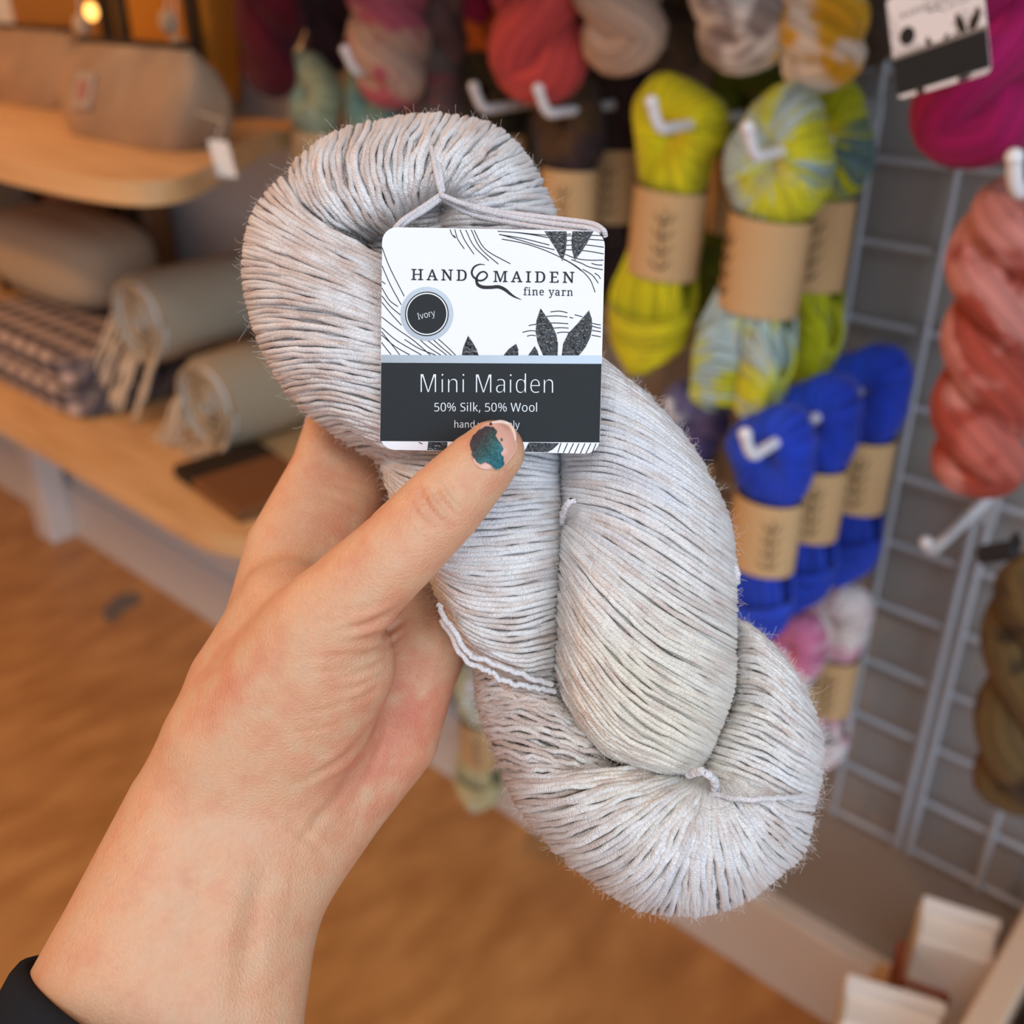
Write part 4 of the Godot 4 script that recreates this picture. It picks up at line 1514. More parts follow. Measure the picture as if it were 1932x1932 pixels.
func wire_panel(label: String, x0: float, x1: float, step: float) -> void:
	var o := thing("wire_panel", label, "grid panel", Vector3(x0, 0.378, 0.0), "wire grid panels")
	var rows := 13
	var w := PackedColorArray([Color.WHITE])
	for k in rows + 1:
		var s := Shape.new()
		var y := 0.378 + k * 0.081
		s.tube(PackedVector3Array([Vector3(x0, y, -0.0055), Vector3(x1, y, -0.0055)]), PackedFloat32Array([0.0036]), 8, w)
		part("wire", s, M.grid, o)
	var n := int(round((x1 - x0) / step))
	for k in n + 1:
		var s := Shape.new()
		var x := lerpf(x0, x1, float(k) / n)
		s.tube(PackedVector3Array([Vector3(x, 0.375, 0.0), Vector3(x, 0.378 + rows * 0.081, 0.0)]), PackedFloat32Array([0.0044 if k == 0 or k == n else 0.0036]), 8, w)
		part("wire", s, M.grid, o)

func hang(label: String, x0: float, y0: float, x1: float, y1: float, z: float, px: float, cols: Array, n := 3, opt := {}) -> void:
	var a := on_wall(x0, y0, z)
	var b := on_wall(x1, y1, z)
	twisted_skein(label, a, b, px / FPX * (b - EYE).dot(FWD), cols, n, opt)

func tote(label: String, x0: float, x1: float, y0: float, y1: float, z: float, thick: float, m: Material, straps: Array) -> void:
	var mid := Vector3((x0 + x1) / 2, y0, z)
	var b := thing("tote_bag", label, "bag", mid)
	var q := Shape.new()
	ball(q, Vector3(mid.x, (y0 + y1) / 2, z), Vector3((x1 - x0) / 2, (y1 - y0) / 2, thick), 6.0, null, 28, 14)
	part("body", q, m, b)
	for x in straps:
		q = Shape.new()
		q.box(Vector3(x, (y0 + y1) / 2 + 0.03, z + thick), Vector3(0.016, (y1 - y0) / 2 + 0.03, 0.004))
		part("strap", q, M.dark, b)

func packet(label: String, c: Array, top: float, deep: float) -> void:
	var a := on_level(c[0][0], c[0][1], top)
	var b := on_level(c[1][0], c[1][1], top)
	var ax := (b - a).normalized()
	var az := ax.cross(Vector3.UP)
	var wide := a.distance_to(b)
	var mid := (a + b) / 2 + az * deep / 2
	var low := 0.2
	var t := thing("paper_packet", label, "packet", Vector3(mid.x, low, mid.z), "white paper packets")
	var q := Shape.new()
	q.box(Vector3(mid.x, (top + low) / 2 - 0.004, mid.z), Vector3(wide / 2, (top - low) / 2 - 0.004, deep / 2), ax, Vector3.UP, az, 0.003)
	part("body", q, M.paper, t)
	q = Shape.new()
	q.box(a + az * deep * 0.14 + ax * wide * 0.5 + Vector3(0, -0.001, 0), Vector3(wide / 2 + 0.001, 0.012, deep * 0.13), ax, (Vector3.UP + az * 0.25).normalized(), az, 0.002)
	part("flap", q, M.paper, t)
	q = Shape.new()
	q.box(a + ax * wide * 0.34 + Vector3(0, -0.019, 0) - az * 0.0006, Vector3(wide * 0.2, 0.0025, 0.0008), ax, Vector3.UP, az, 0.0004)
	part("slot", q, M.dark, t)
	q = Shape.new()
	q.box(a + az * deep * 0.5 - ax * 0.0015 + Vector3(0, -0.055, 0), Vector3(0.0012, 0.05, deep * 0.46), ax, Vector3.UP, az, 0.0005)
	part("side_label", q, M.kraft, t, "kraft coloured side")

func build_wall_display() -> void:
	wire_panel("white wire grid panel with most of the skeins", -1.31, -0.268, 0.0865)
	wire_panel("white wire grid panel beside the magenta skein", -0.2535, 0.6, 0.0865)
	var lime := [lin(196, 196, 10), lin(212, 208, 24)]
	var green := [lin(150, 176, 178), lin(208, 212, 40), lin(176, 200, 200), lin(190, 198, 70), lin(216, 222, 190)]
	var blue := [lin(26, 62, 190), lin(34, 74, 204)]
	var cream := lin(224, 214, 200)
	banded_skein("chartreuse yellow skein with kraft band, foremost on its peg", on_wall(1280, 248, 0.13), 1.02, lime, {"tilt": -0.06, "sprig": 1.2})
	banded_skein("olive skein hidden behind the chartreuse skein", on_wall(1418, 190, 0.04), 0.95, [lin(112, 116, 10), lin(92, 100, 8)], {"style": 1})
	banded_skein("pale blue and lime variegated skein with kraft band, foremost of two", on_wall(1474, 290, 0.15), 1.04, green, {"style": 1, "size": 120.0, "sprig": 2.3, "tilt": -0.05})
	banded_skein("lime and slate blue skein behind the variegated one", on_wall(1556, 262, 0.06), 1.02, [lin(92, 124, 128), lin(186, 192, 14), lin(176, 184, 20)], {"style": 1, "size": 90.0, "sprig": 1.2})
	banded_skein("royal blue skein with kraft band, foremost of three", on_wall(1462, 850, 0.2), 0.9, blue, {"sprig": 1.0})
	banded_skein("royal blue skein with kraft band, middle of three", on_wall(1548, 790, 0.12), 0.92, blue, {"sprig": 1.1})
	banded_skein("royal blue skein with kraft band, rearmost of three", on_wall(1640, 735, 0.035), 0.96, blue, {"sprig": 1.2})
	banded_skein("dusky purple skein left of the royal blue skeins", on_wall(1308, 792, 0.07), 0.86, [lin(112, 114, 172), lin(88, 86, 146), lin(128, 130, 184)])
	banded_skein("pink and white speckled skein, foremost of two below the blue", on_wall(1500, 1215, 0.12), 0.8, [lin(170, 60, 110), lin(232, 220, 224), lin(216, 130, 170), lin(140, 40, 90)], {"size": 200.0})
	banded_skein("pink and white speckled skein, rear one below the blue", on_wall(1578, 1165, 0.05), 0.9, [lin(232, 226, 226), lin(222, 170, 190), lin(232, 224, 222), lin(176, 70, 112)], {"size": 150.0})
	banded_skein("dark brown skein with kraft band beside the ivory skein", on_wall(1078, 232, 0.1), 0.9, [lin(66, 46, 34), lin(58, 44, 46), lin(84, 60, 34)], {"sprig": 1.25})
	banded_skein("dark brown skein in shadow behind the chartreuse one", on_wall(1160, 190, 0.03), 0.95, [lin(48, 36, 34), lin(62, 46, 46)])
	banded_skein("pale sage green skein with kraft band over the shelf end", on_wall(592, 172, 0.1), 0.92, [lin(176, 182, 146), lin(160, 172, 140), lin(150, 164, 150)], {"tilt": -0.12})
	banded_skein("teal and straw yellow skein above the ivory skein", on_wall(705, 190, 0.07), 0.9, [lin(160, 150, 84), lin(120, 158, 150), lin(100, 150, 160)], {"size": 110.0})
	banded_skein("grey and rose skein above the ivory skein", on_wall(815, 165, 0.06), 0.95, [lin(130, 118, 112), lin(120, 108, 100), lin(152, 64, 80)], {"size": 120.0})
	banded_skein("very dark olive skein under the coral one", on_wall(940, 165, 0.04), 1.0, [lin(54, 48, 20), lin(40, 36, 24)])
	banded_skein("pale green and cream skein hung lowest near the floor", on_wall(905, 1310, 0.1), 0.95, [lin(196, 206, 190), lin(200, 196, 150), lin(206, 214, 206)], {"size": 140.0})
	hang("deep burgundy twisted skein at the left of the yarn wall", 508, -170, 512, 168, 0.13, 135.0, [lin(92, 10, 28), lin(80, 8, 24)], 2)
	hang("dark plum twisted skein behind the burgundy one", 610, -170, 618, 130, 0.04, 110.0, [lin(58, 34, 42), lin(70, 40, 44)], 2)
	hang("beige and raspberry twisted skein", 724, -190, 740, 192, 0.13, 165.0, [lin(188, 164, 140), lin(176, 146, 128), lin(166, 80, 96), lin(196, 176, 152)], 3, {"size": 300.0})
	hang("mauve brown twisted skein behind the beige one", 846, -170, 838, 120, 0.05, 110.0, [lin(120, 92, 88), lin(92, 66, 66)], 2)
	hang("magenta twisted skein behind the coral one", 900, -170, 902, 40, 0.06, 70.0, [lin(130, 14, 64)], 2)
	hang("small orange twisted skein behind the coral one", 908, -60, 910, 108, 0.05, 70.0, [lin(206, 100, 30)], 2)
	hang("coral red twisted skein", 1006, -225, 1026, 178, 0.15, 205.0, [lin(196, 76, 70), lin(186, 68, 66)], 2, {"flip": -1.0})
	hang("taupe beige twisted skein", 1150, -230, 1185, 122, 0.14, 185.0, [lin(196, 172, 154), lin(186, 162, 144)], 2)
	hang("dark charcoal twisted skein in the gap beside the taupe one", 1268, -140, 1272, 130, 0.05, 120.0, [lin(70, 58, 52), lin(96, 82, 66)], 2)
	hang("white and grey twisted skein with a yellow end", 1385, -220, 1420, 118, 0.14, 215.0, [lin(228, 222, 218), lin(150, 138, 134), lin(232, 228, 222), lin(222, 190, 96)], 2, {"size": 260.0})
	hang("white and golden yellow twisted skein", 1545, -200, 1555, 162, 0.13, 175.0, [lin(232, 216, 150), lin(226, 178, 40), lin(236, 230, 218), lin(170, 150, 120)], 3, {"size": 300.0})
	hang("brown speckled twisted skein behind the golden yellow one", 1640, -150, 1640, 118, 0.05, 110.0, [lin(96, 78, 60), lin(70, 56, 46)], 2)
	hang("magenta pink twisted skein carrying a card label", 1862, -180, 1838, 292, 0.24, 235.0, [lin(148, 6, 80), lin(164, 14, 92)], 2, {"flip": -1.0})
	hang("terracotta and rose twisted skein", 1925, 270, 1838, 925, 0.2, 190.0, [lin(150, 60, 46), lin(196, 128, 118), lin(158, 66, 50), lin(184, 98, 84)], 4, {"size": 190.0})
	hang("olive brown twisted skein at the edge below the empty peg", 1962, 1000, 1912, 1520, 0.2, 165.0, [lin(58, 40, 18), lin(92, 72, 38), lin(50, 36, 18)], 3, {"size": 260.0})
	var pg := [
		[1252, 244, 0.2, "white peg holding the chartreuse skein"], [1432, 296, 0.215, "white peg holding the pale blue and lime skein"], [1425, 858, 0.26, "white peg holding the royal blue skeins"],
		[678, 135, 0.16, "white peg between sage green and beige skeins"], [918, 206, 0.13, "bent white peg above the ivory skein"], [1040, 214, 0.16, "white peg holding the dark brown skein"],
		 [1280, 792, 0.1, "white peg holding the purple skein"],
		[1925, 362, 0.26, "white peg holding the terracotta skein"], [1764, 1036, 0.145, "empty white peg under the terracotta skein", 0.012], [905, 1310, 0.15, "white peg holding the lowest pale green skein"]]
	for p in pg:
		var w := on_wall(p[0], p[1], p[2])
		peg(p[3], w.x, w.y, p[2], p[4] if p.size() > 4 else 0.024)
	# black clip on the olive brown skein
	var cw := on_wall(1882, 1042, 0.2)
	var c := thing("clip", "small black clip on the olive brown skein", "clip", cw)
	var s := Shape.new()
	s.box(cw, Vector3(0.016, 0.007, 0.007), Vector3(0.86, 0.5, 0), Vector3(-0.5, 0.86, 0), Vector3.BACK, 0.002)
	part("body", s, M.ink, c)
	s = Shape.new()
	s.box(cw + Vector3(0.012, 0.016, 0), Vector3(0.003, 0.006, 0.004), Vector3(0.86, 0.5, 0), Vector3(-0.5, 0.86, 0), Vector3.BACK, 0.001)
	part("lever", s, M.ink, c)
	# card label on the magenta skein
	var mid := on_wall(1768, 66, 0.31)
	var ax := Vector3(cos(0.33), sin(0.33), 0.12).normalized()
	var ay := Vector3(-sin(0.33), cos(0.33), -0.05)
	ay = (ay - ax * ay.dot(ax)).normalized()
	build_card("hanging_label", "square card label hanging on the magenta skein", [mid, ax, ay, ax.cross(ay)], false)

# ------------------------------------------------------------------ shelves and goods at the left
# rounds off the corners of an outline
func eased(pl: PackedVector2Array) -> PackedVector2Array:
	for turn in 2:
		var out := PackedVector2Array()
		for k in pl.size():
			var a := pl[k]
			var b := pl[(k + 1) % pl.size()]
			if a.distance_to(b) > 0.3:
				out.append(a); out.append(b)
			else:
				out.append(a.lerp(b, 0.25)); out.append(a.lerp(b, 0.75))
		pl = out
	return pl

func shelf(label: String, top: float, thick: float, edge: Array, brackets: Array) -> void:
	var o := thing("shelf", label, "shelf", Vector3(-2.0, top - thick, 0.0), "wooden wall shelves")
	var pl := PackedVector2Array()
	for p in edge:
		pl.append(Vector2(p[0], -p[1]))
	if edge.size() > 11:
		pl = eased(pl)
	var s := Shape.new()
	s.slab(pl, Vector3(0, top - thick, 0), Vector3.RIGHT, Vector3(0, 0, -1), thick)
	part("board", s, M.wood, o)
	for x in brackets:
		s = Shape.new()
		s.box(Vector3(x, top - thick - 0.03, 0.06), Vector3(0.012, 0.03, 0.09))
		part("bracket", s, M.white, o)

func arc(cx: float, cz: float, r: float, a0: float, a1: float, n := 8) -> Array:
	var out := []
	for k in n + 1:
		var a := deg_to_rad(lerpf(a0, a1, float(k) / n))
		out.append([cx + cos(a) * r, cz + sin(a) * r])
	return out

func pouch(label: String, mid: Vector3, half: Vector3, col: Color, mark: bool) -> void:
	var o := thing("zip_pouch", label, "pouch", mid, "tweed zip pouches on the upper shelf")
	var rows := []
	var rc := []
	var prof := [[0.0, 0.80, 0.9], [0.012, 0.86, 1.0], [0.25, 0.96, 1.0], [0.5, 1.02, 0.85], [0.75, 0.98, 0.55], [0.92, 0.84, 0.25], [1.0, 0.78, 0.10]]
	var patch := lin(168, 132, 100)
	for r in prof:
		var row := []
		var cr := []
		for k in 40:
			var a := TAU * k / 40.0
			var d := Vector2(cos(a), sin(a))
			d /= pow(pow(absf(d.x), 5.0) + pow(absf(d.y), 5.0), 0.2)
			var p := mid + Vector3(d.x * half.x * r[1], r[0] * half.y * 2.0, d.y * half.z * r[2])
			row.append(p)
			var n1 := wob.get_noise_3d(p.x * 300.0, p.y * 300.0, p.z * 300.0)
			var n2 := wob.get_noise_3d(p.x * 60.0, p.y * 60.0, p.z * 60.0)
			cr.append((col.lerp(patch, clampf(n2 * 1.4, 0.0, 0.5))) * (1.0 + n1 * 0.4))
		rows.append(row)
		rc.append(cr)
	var s := Shape.new()
	s.sheet(rows, rc, true, true)
	part("body", s, M.cloth, o)
	s = Shape.new()
	s.box(mid + Vector3(0, half.y * 2.0, 0), Vector3(half.x * 0.8, 0.004, 0.009), Vector3.RIGHT, Vector3.UP, Vector3.BACK, 0.002)
	part("zip", s, M.dark, o, "dark zip along the top")
	if mark:
		s = Shape.new()
		var c := mid + Vector3(-half.x * 0.38, half.y * 1.02, half.z * 0.87)
		s.box(c, Vector3(0.024, 0.024, 0.0015), Vector3.RIGHT, Vector3(0, 0.92, -0.38), Vector3(0, 0.38, 0.92), 0.001)
		part("woven_label", s, mat(srgb(164, 148, 134), 0.95, 0.2), o)
		s = Shape.new()
		s.box(c + Vector3(0, 0.001, 0.002), Vector3(0.011, 0.012, 0.001), Vector3.RIGHT, Vector3(0, 0.92, -0.38), Vector3(0, 0.38, 0.92), 0.0005)
		part("woven_emblem", s, M.rust, o)

func roll(label: String, mid: Vector3, r: float, length: float, col: Color) -> void:
	var o := thing("rolled_blanket", label, "blanket", mid, "rolled linen blankets with fringes")
	var rows := []
	var rc := []
	var prof := [[0.0, 1.0], [0.35, 1.0], [0.55, 0.995], [0.75, 0.99], [0.9, 1.0], [0.985, 1.0]]
	for r2 in prof:
		var row := []
		var cr := []
		for k in 40:
			var a := TAU * k / 40.0
			var wv := 1.0 + 0.02 * sin(a * 2.0 + r2[0] * 5.0)
			row.append(mid + Vector3(cos(a) * r * wv * r2[1], sin(a) * r * wv * r2[1], r2[0] * length))
			cr.append(col)
		rows.append(row)
		rc.append(cr)
	var s := Shape.new()
	s.sheet(rows, rc, true, true)
	part("body", s, M.cloth, o)
	# spiral of cloth layers at the front end
	s = Shape.new()
	var turns := 4.0
	var rws := []
	for e in [0.0, 1.0]:
		var row := []
		for k in 90:
			var f := k / 89.0
			var a := f * turns * TAU
			var rr := r * (0.08 + 0.9 * f)
			row.append(mid + Vector3(cos(a) * rr, sin(a) * rr, length * 0.985 + (0.0 if e == 0.0 else 0.006 + 0.004 * sin(f * 9.0))))
		rws.append(row)
	s.sheet(rws, [], false)
	var sp := PackedVector3Array()
	for k in 90:
		sp.append(rws[1][k])
	s.tube(sp, PackedFloat32Array([r * 0.07]), 5, PackedColorArray([col]))
	var disc := []
	for e in [0.02, 0.5, 1.0]:
		var row := []
		for k in 40:
			var a := TAU * k / 40.0
			row.append(mid + Vector3(cos(a) * r * e, sin(a) * r * e, length * 0.98))
		disc.append(row)
	s.sheet(disc, [[col, col], [col, col], [col, col]].map(func(x): var l := []; l.resize(40); l.fill(x[0]); return l), true)
	part("rolled_end", s, M.cloth, o)
	for k in 17:
		s = Shape.new()
		var pts := PackedVector3Array()
		var a := rng.randf_range(2.9, 5.9)
		var p := mid + Vector3(cos(a) * r * 0.9, sin(a) * r * 0.9, length)
		for e in 7:
			pts.append(p)
			p += Vector3(rng.randf_range(-0.8, 0.3) * 0.012, -0.014, 0.007)
			p.y = maxf(p.y, 0.74)
		s.tube(pts, PackedFloat32Array([0.0035, 0.003, 0.003, 0.0034, 0.0025, 0.003, 0.002]), 5, PackedColorArray([lin(214, 190, 160)]))
		part("fringe_tassel", s, M.cloth, o)

func build_shelves() -> void:
	M.linen = mat(srgb(182, 164, 140), 0.95, 0.2)
	M.rust = mat(srgb(160, 108, 98), 0.9, 0.2)
	shelf("upper wooden shelf with tweed pouches and a rounded end", 1.15, 0.026, [[-3.4, 0.012], [-1.3, 0.012], [-1.285, 0.1], [-1.24, 0.17], [-1.17, 0.25], [-1.1, 0.335], [-1.06, 0.39], [-1.058, 0.425], [-1.085, 0.45], [-1.16, 0.466], [-1.3, 0.472], [-3.4, 0.47]], [-2.9, -2.5])
	shelf("lower wooden shelf with rolled blankets and a rounded end", 0.735, 0.03, [[-3.4, 0.012], [-1.05, 0.012]] + arc(-1.06, 0.3, 0.15, 0.0, 90.0) + [[-3.4, 0.45]], [])
	# white post under the lower shelf
	var pw := on_level(105, 1012, 0.0)
	var o := thing("shelf_post", "white post under the lower shelf", "post", Vector3(pw.x, 0, 0.03))
	var s := Shape.new()
	s.box(Vector3(pw.x, 0.35, 0.035), Vector3(0.045, 0.35, 0.035), Vector3.RIGHT, Vector3.UP, Vector3.BACK, 0.006)
	part("body", s, M.white, o)
	s = Shape.new()
	s.box(Vector3(pw.x, 0.695, 0.2), Vector3(0.045, 0.01, 0.2), Vector3.RIGHT, Vector3.UP, Vector3.BACK, 0.003)
	part("arm", s, M.white, o)
	pouch("grey brown tweed zip pouch with a small red mark, nearest", Vector3(-1.36, 1.15, 0.255), Vector3(0.165, 0.06, 0.055), lin(158, 136, 114), true)
	pouch("grey brown tweed zip pouch behind the marked one", Vector3(-1.93, 1.15, 0.135), Vector3(0.2, 0.06, 0.055), lin(160, 134, 110), false)
	pouch("dark tweed zip pouch at the edge of the upper shelf", Vector3(-2.36, 1.15, 0.14), Vector3(0.16, 0.06, 0.05), lin(110, 98, 84), false)
	# price tag
	var tw := on_wall(420, 300, 0.3)
	o = thing("price_tag", "white paper price tag hanging from the nearest pouch", "tag", tw)
	s = Shape.new()
	s.slab(PackedVector2Array([Vector2(-0.012, -0.022), Vector2(0.012, -0.022), Vector2(0.012, 0.022), Vector2(-0.012, 0.022)]), tw, Vector3(0.8, -0.05, -0.6), Vector3(-0.42, 0.9, -0.1).normalized(), 0.0008)
	part("card", s, M.paper, o)
	s = Shape.new()
	s.tube(PackedVector3Array([tw + Vector3(-0.009, 0.019, 0), tw + Vector3(-0.02, 0.04, -0.02), Vector3(-1.225, 1.2, 0.275)]), PackedFloat32Array([0.0008]), 5, PackedColorArray([Color.WHITE]))
	part("string", s, M.paper, o)
	# bags at the back of the upper shelf
	var mustard := mat(srgb(176, 118, 40), 0.8, 0.3)
	var a := on_wall(262, 60, 0.06)
	var b2 := on_wall(425, 60, 0.06)
	tote("mustard tote bag with dark straps on the upper shelf", a.x, b2.x, 1.15, 1.62, 0.06, 0.035, mustard, [a.x + 0.02, b2.x - 0.03])
	a = on_wall(40, 60, 0.05)
	b2 = on_wall(235, 60, 0.05)
	tote("golden brown tote bag behind the tweed pouches", a.x, b2.x, 1.15, 1.6, 0.04, 0.03, mat(srgb(160, 108, 48), 0.8, 0.3), [b2.x - 0.02])
	a = on_wall(110, 450, 0.06)
	b2 = on_wall(300, 450, 0.06)
	tote("brown leather tote bag with dark straps on the lower shelf", a.x, b2.x, 0.735, 1.04, 0.055, 0.04, M.leather, [a.x + 0.02, b2.x - 0.07, b2.x - 0.015])
	a = on_wall(5, 440, 0.08)
	b2 = on_wall(80, 440, 0.08)
	tote("small grey bag at the edge of the lower shelf", a.x, b2.x, 0.735, 1.06, 0.07, 0.04, mat(srgb(104, 104, 100), 0.8, 0.3), [a.x + 0.03])
	# bulbs of a string light in front of the bags
	var sl := on_wall(172, 22, 0.12)
	o = thing("fairy_light", "small glowing warm bulb among the bags", "light", sl)
	s = Shape.new()
	ball(s, sl, Vector3(0.010, 0.013, 0.010))
	part("bulb", s, M.bulb, o)
	s = Shape.new()
	s.tube(PackedVector3Array([sl + Vector3(0, 0.012, 0), sl + Vector3(0.005, 0.1, -0.02), sl + Vector3(0.02, 0.25, -0.05)]), PackedFloat32Array([0.0015]), 5, PackedColorArray([Color.WHITE]))
	part("wire", s, M.dark, o)
	for e in [[155, 48, "pale pink bauble by the glowing bulb"], [318, 42, "cream drop bauble hanging on the mustard bag"], [335, 92, "pale bauble above the nearest pouch"]]:
		var w := on_wall(e[0], e[1], 0.14)
		o = thing("bauble", e[2], "ornament", w, "hanging baubles")
		s = Shape.new()
		ball(s, w, Vector3(0.014, 0.018, 0.014))
		part("body", s, M.linen, o)
		s = Shape.new()
		s.tube(PackedVector3Array([w + Vector3(0, 0.018, 0), w + Vector3(0.004, 0.1, -0.01), w + Vector3(0.0, 0.3, -0.04)]), PackedFloat32Array([0.0012]), 5, PackedColorArray([Color.WHITE]))
		part("string", s, M.paper, o)
	# lower shelf
	var lin1 := lin(176, 164, 142)
	roll("rolled linen blanket with fringe, upper of two", Vector3(-1.385, 0.9, 0.014), 0.066, 0.286, lin1)
	roll("rolled linen blanket with fringe, lower of two", Vector3(-1.235, 0.806, 0.014), 0.068, 0.286, lin(178, 162, 136))
	var plaid := func(p: Vector3, _d: Vector3) -> Color:
		var u := p.x * 22.0 + 0.7
		var w := p.z * 22.0 + p.y * 22.0
		var c := lin(206, 184, 172)
		if fposmod(u, 1.0) < 0.45:
			c = c.lerp(lin(64, 52, 50), 0.7)
		if fposmod(w, 1.0) < 0.45:
			c = c.lerp(lin(50, 56, 72), 0.7)
		return c
	for k in 2:
		o = thing("folded_blanket", ["folded plaid blanket, lower one of the pile", "folded plaid blanket, upper one of the pile"][k], "blanket", Vector3(-1.68, 0.735 + k * 0.05, 0.2), "folded plaid blankets")
		s = Shape.new()
		ball(s, Vector3(-1.68, 0.76 + k * 0.051, 0.24), Vector3(0.215, 0.025, 0.145), 8.0, plaid, 260, 120)
		part("body", s, M.cloth, o)
	o = thing("linen_cushion", "plump beige linen cushion on the plaid blankets", "cushion", Vector3(-1.8, 0.838, 0.2))
	s = Shape.new()
	ball(s, Vector3(-1.8, 0.91, 0.19), Vector3(0.2, 0.072, 0.09), 3.5, null, 32, 20)
	part("body", s, M.linen, o)
	s = Shape.new()
	var seam := PackedVector3Array()
	for k in 40:
		var an := TAU * k / 40.0
		var d := Vector2(cos(an), sin(an))
		d /= pow(pow(absf(d.x), 3.5) + pow(absf(d.y), 3.5), 1.0 / 3.5)
		seam.append(Vector3(-1.8 + d.x * 0.2015, 0.91 + d.y * 0.0735, 0.19))
	s.tube(seam, PackedFloat32Array([0.002]), 6, PackedColorArray([Color.WHITE]), true)
	part("piping", s, M.linen, o)
	# brown notebook
	var n0 := on_level(335, 905, 0.735)
	var n1 := on_level(450, 990, 0.735)
	var n2 := on_level(515, 955, 0.735)
	o = thing("notebook", "brown leather notebook with dark spine on the lower shelf", "notebook", n0)
	var nx := (n1 - n0)
	var nl := nx.length()
	nx = nx.normalized()
	var nz := Vector3.UP.cross(nx).normalized()
	if nz.dot(n2 - n1) < 0:
		nz = -nz
	var nw := 0.13
	s = Shape.new()
	s.box((n0 + n1) / 2 + nz * nw * 0.5 + Vector3(0, 0.009, 0), Vector3(nl / 2, 0.009, nw / 2), nx, Vector3.UP, nz, 0.003)
	part("cover", s, M.leather, o)
	s = Shape.new()
	s.box(n0 + nx * 0.02 + nz * nw * 0.5 + Vector3(0, 0.0095, 0), Vector3(0.03, 0.0096, nw / 2 + 0.0005), nx, Vector3.UP, nz, 0.003)
	part("spine", s, M.dark, o)
	# scrap of tape on the floor
	var f0 := on_level(228, 1143, 0.0)
	o = thing("tape_scrap", "piece of grey tape stuck on the floor", "tape", f0)
	s = Shape.new()
	var pts := PackedVector2Array()
	for p in [[193, 1150], [222, 1122], [262, 1116], [268, 1138], [238, 1152], [212, 1176], [196, 1168]]:
		var w := on_level(p[0], p[1], 0.0)
		pts.append(Vector2(w.x - f0.x, -(w.z - f0.z)))
	s.slab(pts, f0 + Vector3(0, 0.0002, 0), Vector3.RIGHT, Vector3(0, 0, -1), 0.001)
	part("strip", s, mat(srgb(112, 104, 98), 0.6, 0.4), o)

# ------------------------------------------------------------------ low bin of packets at the bottom right corner
func build_corner() -> void:
	var h := 0.42
	var o: Node3D
	var s: Shape
	# bench the packets stand on
	o = thing("bench", "low wooden bench below the packets", "bench", Vector3(0.0, 0, 0.19))
	s = Shape.new()
	s.box(Vector3(0.0, 0.185, 0.19), Vector3(0.25, 0.015, 0.17))
	part("seat", s, M.wood, o)
	for x in [-0.2, 0.2]:
		for z in [0.06, 0.32]:
			s = Shape.new()
			s.box(Vector3(x, 0.085, z), Vector3(0.015, 0.085, 0.015))
			part("leg", s, M.wood, o)
	packet("white paper packet at the bottom edge, nearest", [[1598, 1842], [1780, 1898]], h, 0.05)
	packet("white paper packet behind the reddish stand", [[1742, 1696], [1884, 1742]], h + 0.02, 0.05)
	# reddish wooden frame
	var r0 := on_level(1702, 1775, h)
	var r1 := on_level(1700, 1850, h - 0.02)
	var r2 := on_level(1785, 1880, h - 0.02)
	o = thing("display_stand", "small reddish brown wooden stand between the packets", "stand", Vector3(r1.x, 0.2, r1.z))
	for e in [[r0, r1], [r1, r2]]:
		s = Shape.new()
		s.tube(PackedVector3Array([e[0], (e[0] + e[1]) / 2, e[1]]), PackedFloat32Array([0.004]), 6, PackedColorArray([Color.WHITE]))
		part("rail", s, M.redwood, o)
	for e in [r0, r1, r2]:
		s = Shape.new()
		s.tube(PackedVector3Array([e, Vector3(e.x, 0.3, e.z), Vector3(e.x, 0.2, e.z)]), PackedFloat32Array([0.0042]), 6, PackedColorArray([Color.WHITE]))
		part("leg", s, M.redwood, o)
	# wooden crate: thick pale boards
	o = thing("wooden_crate", "pale wooden crate with thick sides at the bottom corner", "crate", Vector3(0.06, 0.2, 0.18))
	for e in [[Vector3(-0.089, 0.338, 0.18), Vector3(0.0155, 0.132, 0.15)], [Vector3(0.209, 0.338, 0.18), Vector3(0.0155, 0.132, 0.15)], [Vector3(0.06, 0.33, 0.045), Vector3(0.132, 0.12, 0.012)], [Vector3(0.06, 0.33, 0.315), Vector3(0.132, 0.12, 0.012)], [Vector3(0.06, 0.213, 0.18), Vector3(0.132, 0.012, 0.12)]]:
		s = Shape.new()
		s.box(e[0], e[1], Vector3.RIGHT, Vector3.UP, Vector3.BACK, 0.003)
		part("board", s, M.palewood, o)
	o = thing("folded_cloth", "grey folded cloth inside the wooden crate", "cloth", Vector3(0.06, 0.226, 0.18))
	s = Shape.new()
	ball(s, Vector3(0.06, 0.32, 0.18), Vector3(0.118, 0.094, 0.105), 6.0, null, 28, 14)
	part("body", s, mat(srgb(150, 140, 134), 0.9, 0.2), o)
	s = Shape.new()
	ball(s, Vector3(0.06, 0.428, 0.18), Vector3(0.112, 0.014, 0.1), 6.0, null, 28, 10)
	part("top_fold", s, mat(srgb(160, 150, 144), 0.9, 0.2), o)

func build_shop() -> void:
	M.redwood = mat(srgb(128, 60, 34), 0.6, 0.4)
	M.palewood = mat(srgb(216, 188, 160), 0.7, 0.35)
	# unseen board added above the yarn wall to keep ceiling light off the grid
	var o := thing("added_shade_board", "unseen white board added above the yarn wall to shade the grid", "shelf", Vector3(-0.4, 1.47, 0.0))
	var s := Shape.new()
	s.box(Vector3(-0.35, 1.485, 0.2), Vector3(1.0, 0.015, 0.23))
	part("board", s, M.white, o)
	lamp(Vector3(-1.9, 2.15, 1.5), 1.4, "round warm bulb hanging over the aisle")
	ceiling_panel(Vector3(0.5, 2.755, 1.9), "flat white ceiling light panel over the aisle")
	build_wall_display()
	build_shelves()
	build_corner()


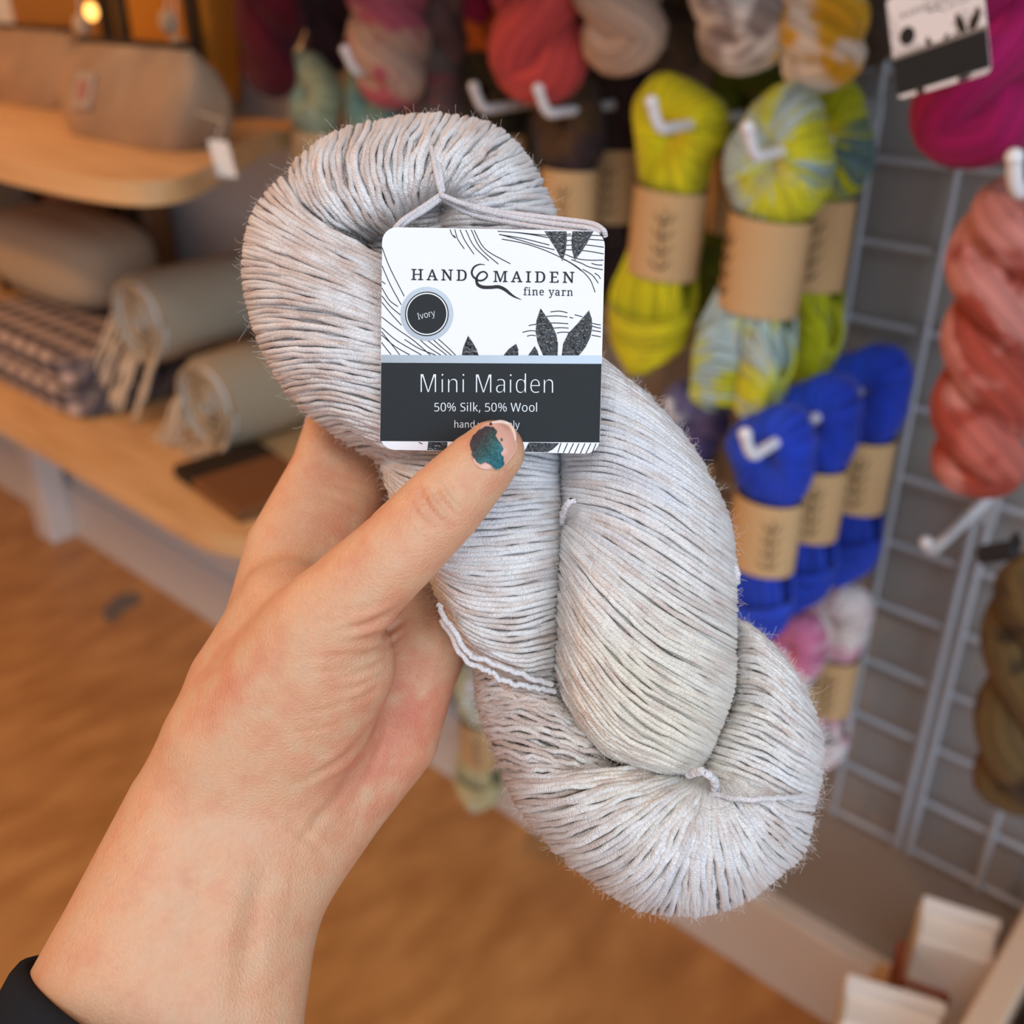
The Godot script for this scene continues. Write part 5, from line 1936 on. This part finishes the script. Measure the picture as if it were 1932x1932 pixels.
func _ready() -> void:
	var pitch := deg_to_rad(27.7)
	var yaw := deg_to_rad(48.3)
	var flat := Vector3(-cos(yaw), 0, -sin(yaw))
	RIGHT = flat.cross(Vector3.UP).normalized()
	FWD = flat * cos(pitch) + Vector3(0, -sin(pitch), 0)
	UPV = RIGHT.cross(FWD).normalized()
	rng.seed = 20240
	wob.seed = 5
	wob.frequency = 0.05
	wob.noise_type = FastNoiseLite.TYPE_SIMPLEX_SMOOTH
	# camera
	var cam := Camera3D.new()
	cam.name = "camera"
	add_child(cam)
	cam.transform = Transform3D(Basis(RIGHT, UPV, -FWD), EYE)
	var lens := CameraAttributesPhysical.new()
	lens.frustum_focal_length = 24.0
	lens.frustum_focus_distance = 0.298
	lens.frustum_near = 0.02
	lens.frustum_far = 60.0
	lens.exposure_aperture = 5.4
	cam.attributes = lens
	cam.fov = 53.13
	cam.current = true
	# sky and exposure
	var we := WorldEnvironment.new()
	we.name = "environment"
	var env := Environment.new()
	env.background_mode = Environment.BG_SKY
	var sky := Sky.new()
	var sm := ProceduralSkyMaterial.new()
	sm.sky_top_color = Color(0.55, 0.68, 0.9)
	sm.sky_horizon_color = Color(0.86, 0.9, 0.95)
	sm.ground_horizon_color = Color(0.6, 0.6, 0.58)
	sm.ground_bottom_color = Color(0.4, 0.4, 0.38)
	sky.sky_material = sm
	env.sky = sky
	env.tonemap_mode = Environment.TONE_MAPPER_LINEAR
	env.tonemap_exposure = 0.78
	env.sdfgi_enabled = true
	env.ssao_enabled = true
	env.ssil_enabled = true
	we.environment = env
	add_child(we)
	# daylight that enters through the shop window
	var day := AreaLight3D.new()
	day.name = "window_daylight"
	day.area_size = Vector2(3.0, 2.0)
	day.light_color = Color(0.82, 0.91, 1.0)
	day.light_energy = 7.6
	day.area_range = 12.0
	day.shadow_enabled = true
	add_child(day)
	day.look_at_from_position(Vector3(2.25, 1.65, 1.9), Vector3(0.0, 1.3, 1.2))
	make_materials()
	build_room()
	build_skein()
	build_label()
	build_hand()
	build_shop()
	print("built")
